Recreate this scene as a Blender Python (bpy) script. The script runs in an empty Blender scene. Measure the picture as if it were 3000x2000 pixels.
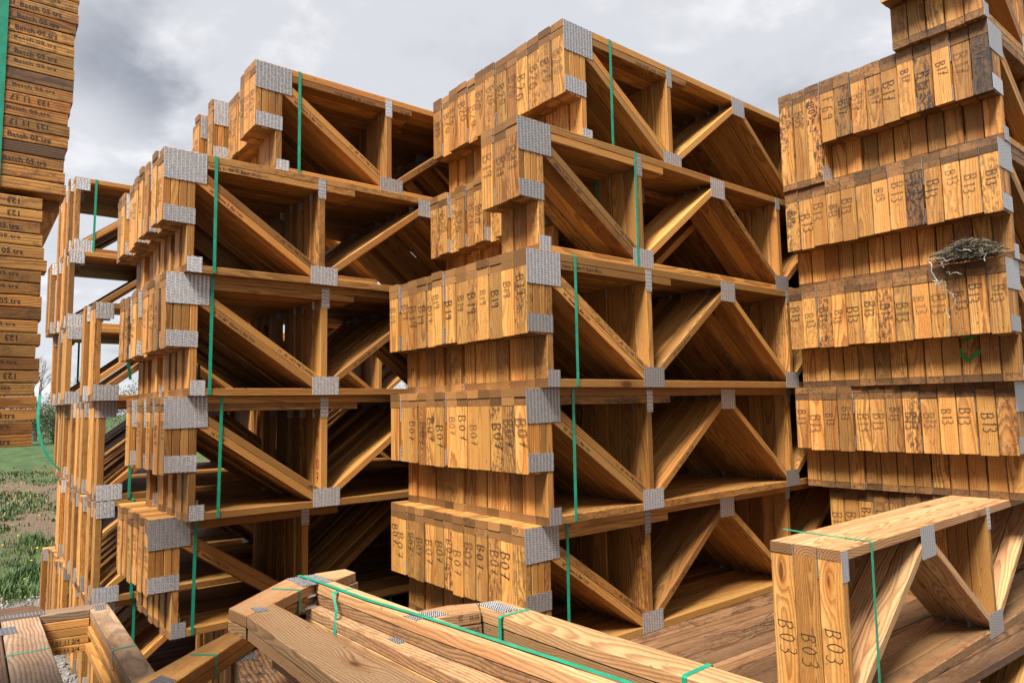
import bpy, math, random
from math import radians, sin, cos, pi, hypot
from mathutils import Vector, Matrix
random.seed(7)
sc = bpy.context.scene
col = sc.collection

# ------------------------------------------------------------------ camera
EYE = 1.85
cam_d = bpy.data.cameras.new("camera"); cam = bpy.data.objects.new("camera", cam_d); col.objects.link(cam)
RX = Vector((0.77868859, -0.62712473, -0.018938)); RY = Vector((0.04378644, 0.08443002, -0.99546688)); RZ = Vector((0.62588084, 0.77432948, 0.09320425))
M = Matrix((RX, -RY, -RZ)).transposed().to_4x4(); M.translation = (0, 0, EYE)
cam.matrix_world = M
cam_d.sensor_width = 36; cam_d.lens = 24.285; cam_d.clip_start = 0.05; cam_d.clip_end = 2000
sc.camera = cam
cam_d.dof.use_dof = False

# ------------------------------------------------------------------ light
SUN_EL, SUN_AZ = radians(56), radians(201)      # direction towards the sun, azimuth measured from +X
sd = bpy.data.lights.new("sun", 'SUN'); sun = bpy.data.objects.new("sun", sd); col.objects.link(sun)
sd.energy = 4.8; sd.angle = radians(18); sd.color = (1.0, 0.93, 0.84)
sv = Vector((cos(SUN_EL) * cos(SUN_AZ), cos(SUN_EL) * sin(SUN_AZ), sin(SUN_EL)))
sun.rotation_euler = sv.to_track_quat('Z', 'Y').to_euler()

w = bpy.data.worlds.new("World"); sc.world = w; w.use_nodes = True
sc.view_settings.view_transform = 'Standard'; sc.view_settings.look = 'None'
sc.view_settings.exposure = 1.18; sc.view_settings.gamma = 1.0; sc.view_settings.use_curve_mapping = False

class NT:
    """tiny node helper"""
    def __init__(s, nt): s.nt = nt; nt.nodes.clear()
    def n(s, t, **kw):
        nd = s.nt.nodes.new(t)
        for k, v in kw.items():
            if k.startswith('_'): nd.inputs[k[1:].replace('_', ' ')].default_value = v
            else: setattr(nd, k, v)
        return nd
    def l(s, a, b): s.nt.links.new(a, b)
    def inp(s, sock, v):
        if isinstance(v, (int, float)): sock.default_value = v
        elif isinstance(v, (tuple, list)):
            sock.default_value = tuple(v) if len(v) == len(sock.default_value) else (*v, 1.0)
        else: s.l(v, sock)
    def m(s, op, a, b=0.0, c=None, clamp=False):
        nd = s.nt.nodes.new('ShaderNodeMath'); nd.operation = op; nd.use_clamp = clamp
        s.inp(nd.inputs[0], a); s.inp(nd.inputs[1], b)
        if c is not None: s.inp(nd.inputs[2], c)
        return nd.outputs[0]
    def vm(s, op, a, b=(0, 0, 0)):
        nd = s.nt.nodes.new('ShaderNodeVectorMath'); nd.operation = op
        s.inp(nd.inputs[0], a)
        if op == 'SCALE': s.inp(nd.inputs['Scale'], b)
        elif op not in ('LENGTH', 'NORMALIZE'): s.inp(nd.inputs[1], b)
        return nd.outputs['Value'] if op in ('LENGTH', 'DOT_PRODUCT', 'DISTANCE') else nd.outputs['Vector']
    def mix(s, f, a, b, bt='MIX'):
        nd = s.nt.nodes.new('ShaderNodeMix'); nd.data_type = 'RGBA'; nd.blend_type = bt
        s.inp(nd.inputs[0], f); s.inp(nd.inputs[6], a); s.inp(nd.inputs[7], b)
        return nd.outputs[2]
    def ss(s, v, a, b, lo=0.0, hi=1.0):
        nd = s.nt.nodes.new('ShaderNodeMapRange'); nd.interpolation_type = 'SMOOTHSTEP'
        s.inp(nd.inputs['Value'], v); nd.inputs['From Min'].default_value = a; nd.inputs['From Max'].default_value = b
        nd.inputs['To Min'].default_value = lo; nd.inputs['To Max'].default_value = hi
        return nd.outputs['Result']
    def noise(s, vec, scale, detail=3, rough=0.55, dist=0.0):
        nd = s.nt.nodes.new('ShaderNodeTexNoise'); s.inp(nd.inputs['Vector'], vec)
        nd.inputs['Scale'].default_value = scale; nd.inputs['Detail'].default_value = detail
        nd.inputs['Roughness'].default_value = rough; nd.inputs['Distortion'].default_value = dist
        return nd.outputs['Fac']
    def xyz(s, v):
        nd = s.nt.nodes.new('ShaderNodeSeparateXYZ'); s.inp(nd.inputs[0], v); return nd.outputs
    def comb(s, x, y, z):
        nd = s.nt.nodes.new('ShaderNodeCombineXYZ')
        for i, v in enumerate((x, y, z)): s.inp(nd.inputs[i], v)
        return nd.outputs[0]

# sky: clouded overcast over a Nishita sky
t = NT(w.node_tree)
out = t.n('ShaderNodeOutputWorld'); tc = t.n('ShaderNodeTexCoord')
sky = t.n('ShaderNodeTexSky', sky_type='NISHITA', sun_disc=False, sun_elevation=SUN_EL, sun_rotation=radians(90) - SUN_AZ)
b1 = t.n('ShaderNodeBackground'); t.l(sky.outputs[0], b1.inputs[0]); b1.inputs[1].default_value = 0.1
d = t.vm('NORMALIZE', tc.outputs['Generated']); dx, dy, dz = t.xyz(d)
zz = t.m('ADD', t.m('MAXIMUM', dz, 0.0), 0.28)
flat = t.comb(t.m('DIVIDE', dx, zz), t.m('DIVIDE', dy, zz), 0.0)
n1 = t.noise(flat, 1.15, 6, 0.55, 0.4); n2 = t.noise(flat, 3.6, 5, 0.55, 0.25)
base = t.m('ADD', t.m('MULTIPLY', n1, 0.58), t.m('MULTIPLY', n2, 0.42))
def patch(dirv, r0, r1, amt):
    dd = t.vm('DISTANCE', t.vm('ADD', d, t.vm('SCALE', t.comb(t.m('SUBTRACT', n2, 0.5), 0.0, t.m('SUBTRACT', n1, 0.5)), 0.28)), dirv)
    return t.m('MULTIPLY', t.ss(dd, r0, r1, 1.0, 0.0), amt)
dens = t.m('SUBTRACT', base, patch((0.115, 0.90, 0.425), 0.01, 0.15, 0.22))
dens = t.m('SUBTRACT', dens, patch((0.17, 0.93, 0.33), 0.01, 0.09, 0.09))
dens = t.m('ADD', dens, patch((0.11, 0.94, 0.345), 0.0, 0.10, 0.10))
dens = t.m('ADD', dens, patch((0.45, 0.80, 0.45), 0.0, 0.4, 0.06))
dens = t.m('SUBTRACT', dens, patch((0.87, 0.34, 0.36), 0.0, 0.30, 0.06))
f = t.ss(dens, 0.20, 0.50)
cl = t.mix(f, (0.130, 0.139, 0.160), (0.333, 0.336, 0.351))
cl = t.mix(t.m('MULTIPLY', t.ss(dens, 0.40, 0.56), t.ss(n2, 0.5, 0.68)), cl, (0.43, 0.43, 0.435))
lum = t.m('MULTIPLY', t.ss(dz, 0.50, 1.0, 1.0, 1.15), 1.0)
b2 = t.n('ShaderNodeBackground'); t.l(cl, b2.inputs[0]); t.l(lum, b2.inputs[1])
mx = t.n('ShaderNodeMixShader'); mx.inputs[0].default_value = 0.93
t.l(b1.outputs[0], mx.inputs[1]); t.l(b2.outputs[0], mx.inputs[2]); t.l(mx.outputs[0], out.inputs[0])

# ------------------------------------------------------------------ materials
def mat(name):
    m = bpy.data.materials.new(name); m.use_nodes = True; return m, NT(m.node_tree)

def wood_material(name, light, late, tint2, grey=0.0, dirt=0.25, ring=0.0068, contrast=1.0, rough=0.62, pith=0.26, mouldk=1.0, wobk=1.0):
    m, t = mat(name)
    o = t.n('ShaderNodeOutputMaterial'); p = t.n('ShaderNodeBsdfPrincipled'); t.l(p.outputs[0], o.inputs[0])
    g = t.n('ShaderNodeAttribute', attribute_name='gco'); bv = t.n('ShaderNodeAttribute', attribute_name='bvar')
    oi = t.n('ShaderNodeObjectInfo').outputs['Random']
    br, wear, endf = t.xyz(bv.outputs['Vector'])
    rnd = t.m('FRACT', t.m('ADD', t.m('MULTIPLY', oi, 7.31), br))
    r2 = t.m('FRACT', t.m('MULTIPLY', rnd, 17.37)); r3 = t.m('FRACT', t.m('MULTIPLY', rnd, 43.71)); r4 = t.m('FRACT', t.m('MULTIPLY', rnd, 91.13))
    gl, gw, gt = t.xyz(g.outputs['Vector'])
    gl = t.m('ADD', gl, t.m('MULTIPLY', rnd, 60.0))
    raw = t.comb(gl, gw, t.m('ADD', gt, t.m('MULTIPLY', r2, 9.0)))
    # pith axis sits beside or inside the board and wanders along it
    wob = t.noise(t.comb(gl, t.m('MULTIPLY', r3, 20.0), 0.0), 1.5, 2, 0.5)
    wob2 = t.noise(t.comb(gl, t.m('MULTIPLY', r4, 20.0), 5.0), 1.3, 2, 0.5)
    cw = t.m('ADD', gw, t.m('ADD', t.m('MULTIPLY', t.m('SUBTRACT', r2, 0.5), 0.10), t.m('MULTIPLY', t.m('SUBTRACT', wob, 0.5), 0.05 * wobk)))
    ct = t.m('ADD', gt, t.m('ADD', t.m('MULTIPLY', t.m('SUBTRACT', r3, 0.5), pith), t.m('MULTIPLY', t.m('SUBTRACT', wob2, 0.5), 0.07 * wobk)))
    rad = t.m('SQRT', t.m('ADD', t.m('MULTIPLY', cw, cw), t.m('MULTIPLY', ct, ct)))
    fine = t.noise(t.vm('MULTIPLY', raw, (1.6, 13.0, 13.0)), 1.0, 4, 0.62)
    rad = t.m('ADD', rad, t.m('MULTIPLY', t.m('SUBTRACT', fine, 0.5), 0.013))
    # knots push the rings apart
    vo = t.n('ShaderNodeTexVoronoi', feature='F1'); vo.inputs['Scale'].default_value = 1.0
    t.l(t.vm('MULTIPLY', raw, (2.1, 9.0, 5.0)), vo.inputs['Vector'])
    kd = vo.outputs['Distance']; kc = t.xyz(vo.outputs['Color'])[0]
    has = t.m('GREATER_THAN', kc, 0.68)
    push = t.m('MULTIPLY', t.ss(kd, 0.0, 0.34, 0.022, 0.0), has)
    rad = t.m('ADD', rad, push)
    ph = t.m('FRACT', t.m('DIVIDE', rad, t.m('MULTIPLY', ring, t.m('ADD', 0.7, t.m('MULTIPLY', r4, 0.6)))))
    band = t.m('MULTIPLY', t.ss(ph, 0.25, 0.86), t.ss(ph, 0.90, 1.0, 1.0, 0.0))
    fibre = t.noise(t.vm('MULTIPLY', raw, (9.0, 420.0, 420.0)), 1.0, 2, 0.6)
    c = t.mix(t.m('MULTIPLY', t.m('ADD', t.m('MULTIPLY', band, 0.82), t.m('MULTIPLY', t.m('SUBTRACT', fibre, 0.5), 0.35)), t.m('MULTIPLY', contrast, t.m('ADD', 0.55, t.m('MULTIPLY', r2, 0.45))), clamp=True), light, late)
    # board to board tint: honey, pale, reddish
    c = t.mix(t.m('MULTIPLY', r3, 0.42), c, t.mix(1.0, c, tint2, 'MULTIPLY'))
    v = t.m('ADD', 0.56, t.m('MULTIPLY', r4, 0.72))
    c = t.mix(1.0, c, t.comb(v, v, v), 'MULTIPLY')
    broad = t.noise(t.vm('MULTIPLY', raw, (1.0, 24.0, 24.0)), 1.0, 4, 0.6)
    c = t.mix(t.ss(broad, 0.45, 0.70, 0.0, 0.6), c, t.mix(1.0, c, (0.86, 0.56, 0.36), 'MULTIPLY'))
    pale = t.m('MULTIPLY', t.ss(t.m('ADD', gw, t.m('MULTIPLY', t.m('SUBTRACT', broad, 0.5), 0.08)), -0.02, 0.02), t.m('GREATER_THAN', r3, 0.52))
    c = t.mix(t.m('MULTIPLY', pale, 0.62), c, t.mix(1.0, c, (1.22, 1.38, 1.75), 'MULTIPLY'))
    # knots
    kr = t.m('MULTIPLY', t.ss(kd, 0.055, 0.10, 1.0, 0.0), has)
    c = t.mix(t.m('MULTIPLY', kr, 0.86), c, (0.075, 0.030, 0.012))
    halo = t.m('MULTIPLY', t.ss(kd, 0.08, 0.24, 0.5, 0.0), has)
    c = t.mix(halo, c, t.mix(1.0, c, (0.62, 0.36, 0.2), 'MULTIPLY'))
    # end grain
    endc = t.mix(t.m('MULTIPLY', band, 0.75), (0.26, 0.130, 0.046), (0.085, 0.031, 0.009))
    ve = t.m('MULTIPLY', v, t.m('ADD', 0.42, t.m('MULTIPLY', t.m('FRACT', t.m('MULTIPLY', rnd, 271.3)), 0.75)))
    c = t.mix(t.m('MULTIPLY', endf, 0.86), c, t.mix(1.0, endc, t.comb(ve, ve, ve), 'MULTIPLY'))
    # mould flecks, water stains and greying; strength comes with the board
    mn = t.noise(t.vm('MULTIPLY', raw, (30.0, 60.0, 60.0)), 1.0, 5, 0.75)
    mb = t.noise(t.vm('MULTIPLY', raw, (5.0, 14.0, 14.0)), 1.0, 3, 0.6)
    mould = t.m('MULTIPLY', t.ss(mn, 0.48, 0.55), t.ss(mb, 0.36, 0.52))
    wsel = t.m('MAXIMUM', wear, t.m('MULTIPLY', t.m('GREATER_THAN', r2, 0.88), 0.7 * mouldk))
    c = t.mix(t.m('MULTIPLY', mould, t.m('MINIMUM', t.m('MULTIPLY', wsel, 1.15), 0.95)), c, (0.030, 0.022, 0.016))
    c = t.mix(t.m('MULTIPLY', t.ss(mb, 0.45, 0.70), t.m('ADD', t.m('MULTIPLY', wsel, 0.45), dirt * 0.35)), c, t.mix(1.0, c, (0.45, 0.34, 0.26), 'MULTIPLY'))
    black = t.m('GREATER_THAN', wear, 0.93)
    c = t.mix(t.m('MULTIPLY', black, t.ss(mb, 0.40, 0.52, 0.97, 0.62)), c, t.mix(t.ss(fibre, 0.35, 0.65), (0.004, 0.004, 0.005), (0.026, 0.024, 0.025)))
    fz = t.noise(t.vm('MULTIPLY', raw, (60.0, 260.0, 260.0)), 1.0, 4, 0.7)
    c = t.mix(t.ss(fz, 0.42, 0.62, 0.0, 0.30), c, t.mix(1.0, c, (0.60, 0.50, 0.42), 'MULTIPLY'))
    spk = t.noise(t.vm('MULTIPLY', raw, (38.0, 75.0, 75.0)), 1.0, 2, 0.5)
    c = t.mix(t.ss(spk, 0.70, 0.76, 0.0, 0.7), c, (0.05, 0.025, 0.012))
    if grey > 0:
        gy = t.xyz(t.mix(1.0, c, (0.4, 0.4, 0.4)))
        bw = t.n('ShaderNodeRGBToBW'); t.l(c, bw.inputs[0])
        gg = t.mix(1.0, t.comb(bw.outputs[0], bw.outputs[0], bw.outputs[0]), (1.12, 0.96, 0.84), 'MULTIPLY')
        c = t.mix(t.m('MULTIPLY', t.ss(t.noise(t.vm('MULTIPLY', raw, (3.0, 12.0, 12.0)), 1.0, 4, 0.6), 0.3, 0.7, 0.5, 1.0), grey), c, gg)
    t.l(c, p.inputs['Base Color'])
    p.inputs['Roughness'].default_value = rough
    p.inputs['Specular IOR Level'].default_value = 0.35
    bmp = t.n('ShaderNodeBump'); bmp.inputs['Strength'].default_value = 0.35; bmp.inputs['Distance'].default_value = 0.0012
    t.l(t.m('ADD', t.m('ADD', t.m('MULTIPLY', band, 0.6), t.m('MULTIPLY', fibre, 0.6)), t.m('MULTIPLY', kr, -1.0)), bmp.inputs['Height'])
    t.l(bmp.outputs[0], p.inputs['Normal'])
    return m

WOOD = wood_material('pine_lumber', (0.475, 0.258, 0.070), (0.155, 0.049, 0.0075), (1.0, 0.66, 0.42), contrast=0.92, mouldk=0.55)
WOODG = wood_material('weathered_pine_lumber', (0.20, 0.104, 0.040), (0.055, 0.022, 0.0075), (0.96, 0.74, 0.56), grey=0.22, dirt=0.5, ring=0.008, pith=0.15, mouldk=0.5)
WOODF = wood_material('freshly_sawn_pine', (0.43, 0.262, 0.115), (0.155, 0.066, 0.021), (1.0, 0.74, 0.54), grey=0.10, ring=0.0085, contrast=0.95, pith=0.11, mouldk=0.35, wobk=2.1)

WOODH = wood_material('sun_bleached_pine', (0.34, 0.222, 0.120), (0.115, 0.060, 0.028), (1.0, 0.82, 0.68), grey=0.25, ring=0.0095, pith=0.10, mouldk=0.3, wobk=2.1)
def simple(name, c, rough=0.5, metal=0.0, spec=0.5):
    m, t = mat(name); o = t.n('ShaderNodeOutputMaterial'); p = t.n('ShaderNodeBsdfPrincipled'); t.l(p.outputs[0], o.inputs[0])
    tc = t.n('ShaderNodeTexCoord'); n = t.noise(tc.outputs['Object'], 23.0, 3)
    t.l(t.mix(t.ss(n, 0.3, 0.7), tuple(x * 0.82 for x in c), tuple(min(1, x * 1.12) for x in c)), p.inputs['Base Color'])
    p.inputs['Roughness'].default_value = rough; p.inputs['Metallic'].default_value = metal; p.inputs['Specular IOR Level'].default_value = spec
    return m
INK = simple('black_marker_ink', (0.022, 0.016, 0.012), 0.6)
INKF = simple('faded_marker_ink', (0.085, 0.045, 0.02), 0.7)
STRAP = simple('green_polyester_strap', (0.010, 0.27, 0.16), 0.34, spec=0.6)
RED = simple('red_spray_paint', (0.42, 0.02, 0.012), 0.5)
GREEN = simple('green_spray_paint', (0.012, 0.22, 0.03), 0.5)

def plate_material():
    m, t = mat('galvanised_nail_plate'); o = t.n('ShaderNodeOutputMaterial'); p = t.n('ShaderNodeBsdfPrincipled'); t.l(p.outputs[0], o.inputs[0])
    g = t.n('ShaderNodeAttribute', attribute_name='gco').outputs['Vector']
    u, v, _ = t.xyz(g)
    oi = t.n('ShaderNodeObjectInfo').outputs['Random']; cu = t.m('DIVIDE', u, 0.0195); cf = t.m('FLOOR', cu)
    hv = t.m('ADD', t.m('DIVIDE', v, 0.0074), t.m('MULTIPLY', t.m('MODULO', cf, 2.0), 0.3))
    fu = t.m('ABSOLUTE', t.m('SUBTRACT', t.m('FRACT', cu), 0.5)); fv = t.m('ABSOLUTE', t.m('SUBTRACT', t.m('FRACT', hv), 0.5))
    slot = t.m('MULTIPLY', t.ss(fu, 0.27, 0.34, 1.0, 0.0), t.ss(fv, 0.16, 0.23, 1.0, 0.0))
    lip = t.m('MULTIPLY', t.ss(fu, 0.30, 0.40, 1.0, 0.0), t.ss(fv, 0.28, 0.42, 1.0, 0.0))
    n = t.noise(g, 60.0, 4, 0.6)
    c = t.mix(n, (0.46, 0.47, 0.49), (0.84, 0.85, 0.87)); c = t.mix(oi, t.mix(1.0, c, (0.62, 0.60, 0.58), 'MULTIPLY'), t.mix(1.0, c, (1.1, 1.1, 1.12), 'MULTIPLY'))
    c = t.mix(slot, c, (0.05, 0.035, 0.025)); c = t.mix(t.ss(fu, 0.36, 0.46, 0.0, 0.35), c, t.mix(1.0, c, (0.62, 0.62, 0.63), 'MULTIPLY'))
    t.l(c, p.inputs['Base Color'])
    t.l(t.m('MULTIPLY', t.m('SUBTRACT', 1.0, slot), 0.68), p.inputs['Metallic'])
    t.l(t.ss(n, 0.3, 0.7, 0.34, 0.55), p.inputs['Roughness'])
    b = t.n('ShaderNodeBump'); b.inputs['Strength'].default_value = 0.6; b.inputs['Distance'].default_value = 0.0015
    t.l(t.m('SUBTRACT', lip, t.m('MULTIPLY', slot, 1.6)), b.inputs['Height']); t.l(b.outputs[0], p.inputs['Normal'])
    return m
PLATE = plate_material()
PLATED = simple('dull_zinc', (0.13, 0.13, 0.14), 0.5, 0.6)
TOOTH = simple('bright_zinc_tooth', (0.34, 0.34, 0.36), 0.4, 0.7)

# ------------------------------------------------------------------ mesh builder
def poly_halfplanes(hps, inset=0.0, big=30.0):
    """convex polygon from half planes (nx, nz, d): nx*x+nz*z <= d"""
    P = [(-big, -big), (big, -big), (big, big), (-big, big)]
    for nx, nz, dd in hps:
        k = hypot(nx, nz); nx /= k; nz /= k; dd = dd / k - inset
        Q = []
        for i in range(len(P)):
            a, b = P[i], P[(i + 1) % len(P)]
            fa = nx * a[0] + nz * a[1] - dd; fb = nx * b[0] + nz * b[1] - dd
            if fa <= 0: Q.append(a)
            if (fa < 0 < fb) or (fb < 0 < fa):
                s = fa / (fa - fb); Q.append((a[0] + s * (b[0] - a[0]), a[1] + s * (b[1] - a[1])))
        P = Q
        if len(P) < 3: return []
    R = []
    for q in P:
        if not R or hypot(q[0] - R[-1][0], q[1] - R[-1][1]) > 1e-5: R.append(q)
    if len(R) > 2 and hypot(R[0][0] - R[-1][0], R[0][1] - R[-1][1]) < 1e-5: R.pop()
    return R

class MB:
    def __init__(s, mats=None): s.v = []; s.f = []; s.mi = []; s.g = []; s.b = []; s.mats = mats or [WOOD]
    def face(s, pts, gcos, b, mi=0):
        k = len(s.v); s.v += [tuple(p) for p in pts]; s.f.append(tuple(range(k, k + len(pts)))); s.mi.append(mi)
        s.g += [tuple(q) for q in gcos]; s.b += [b] * len(pts)
    def prism(s, A, B, frame, off, bv, mi=0):
        """A: outline (inset) at depth 0 and D, B: outline at depth c and D-c; frame(x,z,y)->3D; dirn length axis (cos,sin)"""
        (dirn, D, c) = frame
        lx, lz = dirn
        def gc(q, y): return (q[0] * lx + q[1] * lz + off[0], y - D / 2 + off[1], -q[0] * lz + q[1] * lx + off[2])
        n = len(B)
        cap = s._cap
        if len(A) != n: A = B
        cap([(q[0], 0.0, q[1]) for q in A], [gc(q, 0) for q in A], bv, mi, False)
        cap([(q[0], D, q[1]) for q in A], [gc(q, D) for q in A], bv, mi, True)
        for i in range(n):
            a, b = B[i], B[(i + 1) % n]; a2, b2 = A[i], A[(i + 1) % n]
            ex, ez = b[0] - a[0], b[1] - a[1]; L = hypot(ex, ez) or 1
            end = abs((ez * lx - ex * lz) / L) > 0.6
            bb = (bv[0], bv[1], 1.0 if end else 0.0)
            for (p0, p1, y0, y1) in (((a2, b2), (a, b), 0.0, c), ((a, b), (a, b), c, D - c), ((a, b), (a2, b2), D - c, D)):
                pts = [(p0[0][0], y0, p0[0][1]), (p1[0][0], y1, p1[0][1]), (p1[1][0], y1, p1[1][1]), (p0[1][0], y0, p0[1][1])]
                gs = [gc(p0[0], y0), gc(p1[0], y1), gc(p1[1], y1), gc(p0[1], y0)]
                s.face(pts, gs, bb, mi)
    def _cap(s, pts, gs, bv, mi, flip):
        b = (bv[0], bv[1], 0.0)
        if flip: s.face(list(reversed(pts)), list(reversed(gs)), b, mi)
        else: s.face(pts, gs, b, mi)
    def member(s, p0, p1, th, clips=(), y0=0.0, D=0.089, wear=0.0, side=0.0, cut=True, rnd=None, mi=0):
        """a board in the truss plane from p0 to p1 (centre line), thickness th, depth D in y, clipped by half planes"""
        ex, ez = p1[0] - p0[0], p1[1] - p0[1]; L = hypot(ex, ez); ex /= L; ez /= L
        nx, nz = -ez, ex
        c0 = nx * p0[0] + nz * p0[1]
        h = [(nx, nz, c0 + side + th / 2), (-nx, -nz, -(c0 + side - th / 2))]
        if cut: h += [(ex, ez, ex * p1[0] + ez * p1[1]), (-ex, -ez, -(ex * p0[0] + ez * p0[1]))]
        h += list(clips)
        B = poly_halfplanes(h); A = poly_halfplanes(h, 0.0024)
        if not B: return
        bv = ((rnd if rnd is not None else random.random()), wear, 0.0)
        off = (random.uniform(0, 9), 0.0, -c0 - side)
        k = len(s.v)
        s.prism(A, B, ((ex, ez), D, 0.0024), off, bv, mi)
        if y0:
            for i in range(k, len(s.v)): x, y, z = s.v[i]; s.v[i] = (x, y + y0, z)
    def box(s, o, ax, ay, az, sx, sy, sz, ch=0.0018, wear=0.0, rnd=None, mi=0, glen=0):
        """free board: origin corner o, unit axes; length along ax"""
        ax, ay, az, o = Vector(ax), Vector(ay), Vector(az), Vector(o)
        if glen: pass
        A = [(0, ch), (ch, 0), (sz - ch, 0), (sz, ch), (sz, sy - ch), (sz - ch, sy), (ch, sy), (0, sy - ch)]
        bv0 = (rnd if rnd is not None else random.random(), wear, 0.0); bv1 = (bv0[0], wear, 1.0)
        ol = random.uniform(0, 9)
        def P(l, q): return o + ax * l + az * q[0] + ay * q[1]
        def G(l, q): return (l + ol, q[1] - sy / 2, q[0] - sz / 2)
        n = len(A)
        for i in range(n):
            a, b = A[i], A[(i + 1) % n]
            s.face([P(0, a), P(sx, a), P(sx, b), P(0, b)], [G(0, a), G(sx, a), G(sx, b), G(0, b)], bv0, mi)
        s.face([P(0, q) for q in A], [G(0, q) for q in A], bv1, mi)
        s.face([P(sx, q) for q in reversed(A)], [G(sx, q) for q in reversed(A)], bv1, mi)
    def plate(s, x0, x1, z0, z1, y=0.0, out=-1, th=0.0012, vert=False, ang=0.0, mi=0):
        """nail plate pressed on the y face"""
        ya, yb = y, y + out * th
        cx, cz = (x0 + x1) / 2, (z0 + z1) / 2; ca, sa = cos(ang), sin(ang)
        def R(x, z): dx, dz = x - cx, z - cz; return (cx + dx * ca - dz * sa, cz + dx * sa + dz * ca)
        q = [R(x0, z0), R(x1, z0), R(x1, z1), R(x0, z1)]
        gg = [(0, 0), (x1 - x0, 0), (x1 - x0, z1 - z0), (0, z1 - z0)]
        if vert: gg = [(b, a) for a, b in gg]
        g3 = [(a + 0.001, b + 0.002, 0) for a, b in gg]
        F = [(p[0], yb, p[1]) for p in q]; K = [(p[0], ya, p[1]) for p in q]
        b = (0.5, 0, 0)
        s.face(F if out < 0 else F[::-1], g3 if out < 0 else g3[::-1], b, mi)
        for i in range(4):
            j = (i + 1) % 4
            s.face([F[i], K[i], K[j], F[j]], [(0, 0, 0)] * 4, b, mi)
    def ribbon(s, pts, wd, mp, mi=1):
        """flat stroke through 2D points; mp maps (u,v)->3D"""
        n = len(pts)
        L, Rr = [], []
        for i in range(n):
            a = pts[max(0, i - 1)]; b = pts[min(n - 1, i + 1)]
            ex, ey = b[0] - a[0], b[1] - a[1]; k = hypot(ex, ey) or 1; nx, ny = -ey / k * wd / 2, ex / k * wd / 2
            L.append(mp(pts[i][0] + nx, pts[i][1] + ny)); Rr.append(mp(pts[i][0] - nx, pts[i][1] - ny))
        for i in range(n - 1):
            s.face([L[i], Rr[i], Rr[i + 1], L[i + 1]], [(0, 0, 0)] * 4, (0.5, 0, 0), mi)
    def tube(s, pts, r, k=5, mi=0):
        pts = [Vector(p) for p in pts]; rings = []
        for i, p in enumerate(pts):
            d = (pts[min(i + 1, len(pts) - 1)] - pts[max(i - 1, 0)]).normalized()
            a = d.cross(Vector((0.13, 0.21, 0.97))).normalized(); b = d.cross(a)
            rr = r(i / (len(pts) - 1)) if callable(r) else r
            rings.append([p + (a * cos(2 * pi * j / k) + b * sin(2 * pi * j / k)) * rr for j in range(k)])
        for i in range(len(rings) - 1):
            for j in range(k):
                j2 = (j + 1) % k
                s.face([rings[i][j], rings[i][j2], rings[i + 1][j2], rings[i + 1][j]], [(0, 0, 0)] * 4, (0.5, 0, 0), mi)
    def addmesh(s, verts, faces, mp, mi=1):
        for fc in faces:
            s.face([mp(*verts[i][:2]) for i in fc], [(0, 0, 0)] * len(fc), (0.5, 0, 0), mi)
    def mesh(s, name):
        me = bpy.data.meshes.new(name); me.from_pydata([tuple(v) for v in s.v], [], s.f)
        for m in s.mats: me.materials.append(m)
        me.polygons.foreach_set('material_index', s.mi)
        a = me.attributes.new('gco', 'FLOAT_VECTOR', 'POINT'); a.data.foreach_set('vector', [x for g in s.g for x in g])
        a = me.attributes.new('bvar', 'FLOAT_VECTOR', 'POINT'); a.data.foreach_set('vector', [x for g in s.b for x in g])
        me.update(); return me
    def obj(s, name, parent=None, loc=(0, 0, 0)):
        return link(name, s.mesh(name), parent, loc)

def link(name, data, parent=None, loc=(0, 0, 0), rotz=0.0):
    o = bpy.data.objects.new(name, data); col.objects.link(o); o.location = loc; o.rotation_euler = (0, 0, rotz)
    if parent: o.parent = parent
    return o
def tag(o, label=None, cat=None, group=None, kind=None):
    if label: o['label'] = label
    if cat: o['category'] = cat
    if group: o['group'] = group
    if kind: o['kind'] = kind
    return o

# ------------------------------------------------------------------ writing
GL = {'B': [[(0, 0), (0, 1)], [(-.05, .97), (.35, 1), (.52, .8), (.36, .58), (.02, .52), (.42, .48), (.6, .25), (.4, .03), (-.04, 0)]],
      '0': [[(.28, 1), (.06, .8), (0, .5), (.08, .18), (.28, 0), (.48, .18), (.55, .5), (.48, .82), (.28, 1)]],
      '1': [[(.1, .85), (.2, 1), (.2, 0)]],
      '2': [[(0, .8), (.15, .98), (.38, .98), (.48, .75), (.35, .45), (0, .03), (.55, 0)]],
      '3': [[(0, .92), (.25, 1), (.46, .82), (.34, .57), (.14, .52), (.4, .46), (.52, .22), (.3, 0), (0, .08)]],
      '4': [[(.1, 1), (0, .45), (.52, .48)], [(.42, .95), (.4, 0)]],
      '5': [[(.5, 1), (.1, .98), (.04, .58), (.35, .6), (.5, .32), (.34, .04), (0, .06)]],
      '7': [[(0, .95), (.5, 1), (.24, .02)], [(.08, .5), (.5, .54)]],
      '9': [[(.46, .9), (.2, 1), (.03, .78), (.14, .56), (.42, .62), (.47, .95), (.4, 0)]],
      'F': [[(0, 0), (0, 1), (.48, 1)], [(0, .55), (.36, .56)]], '.': [[(.1, 0), (.16, .07)]], ' ': [],
      '6': [[(.42, .95), (.15, .8), (.02, .4), (.1, .05), (.36, 0), (.5, .22), (.38, .48), (.08, .38)]],
      '8': [[(.27, .52), (.06, .76), (.27, 1), (.48, .76), (.27, .52), (.02, .26), (.27, 0), (.54, .26), (.27, .52)]],
      'V': [[(0, 1), (.25, 0), (.5, 1)]]}
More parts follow.
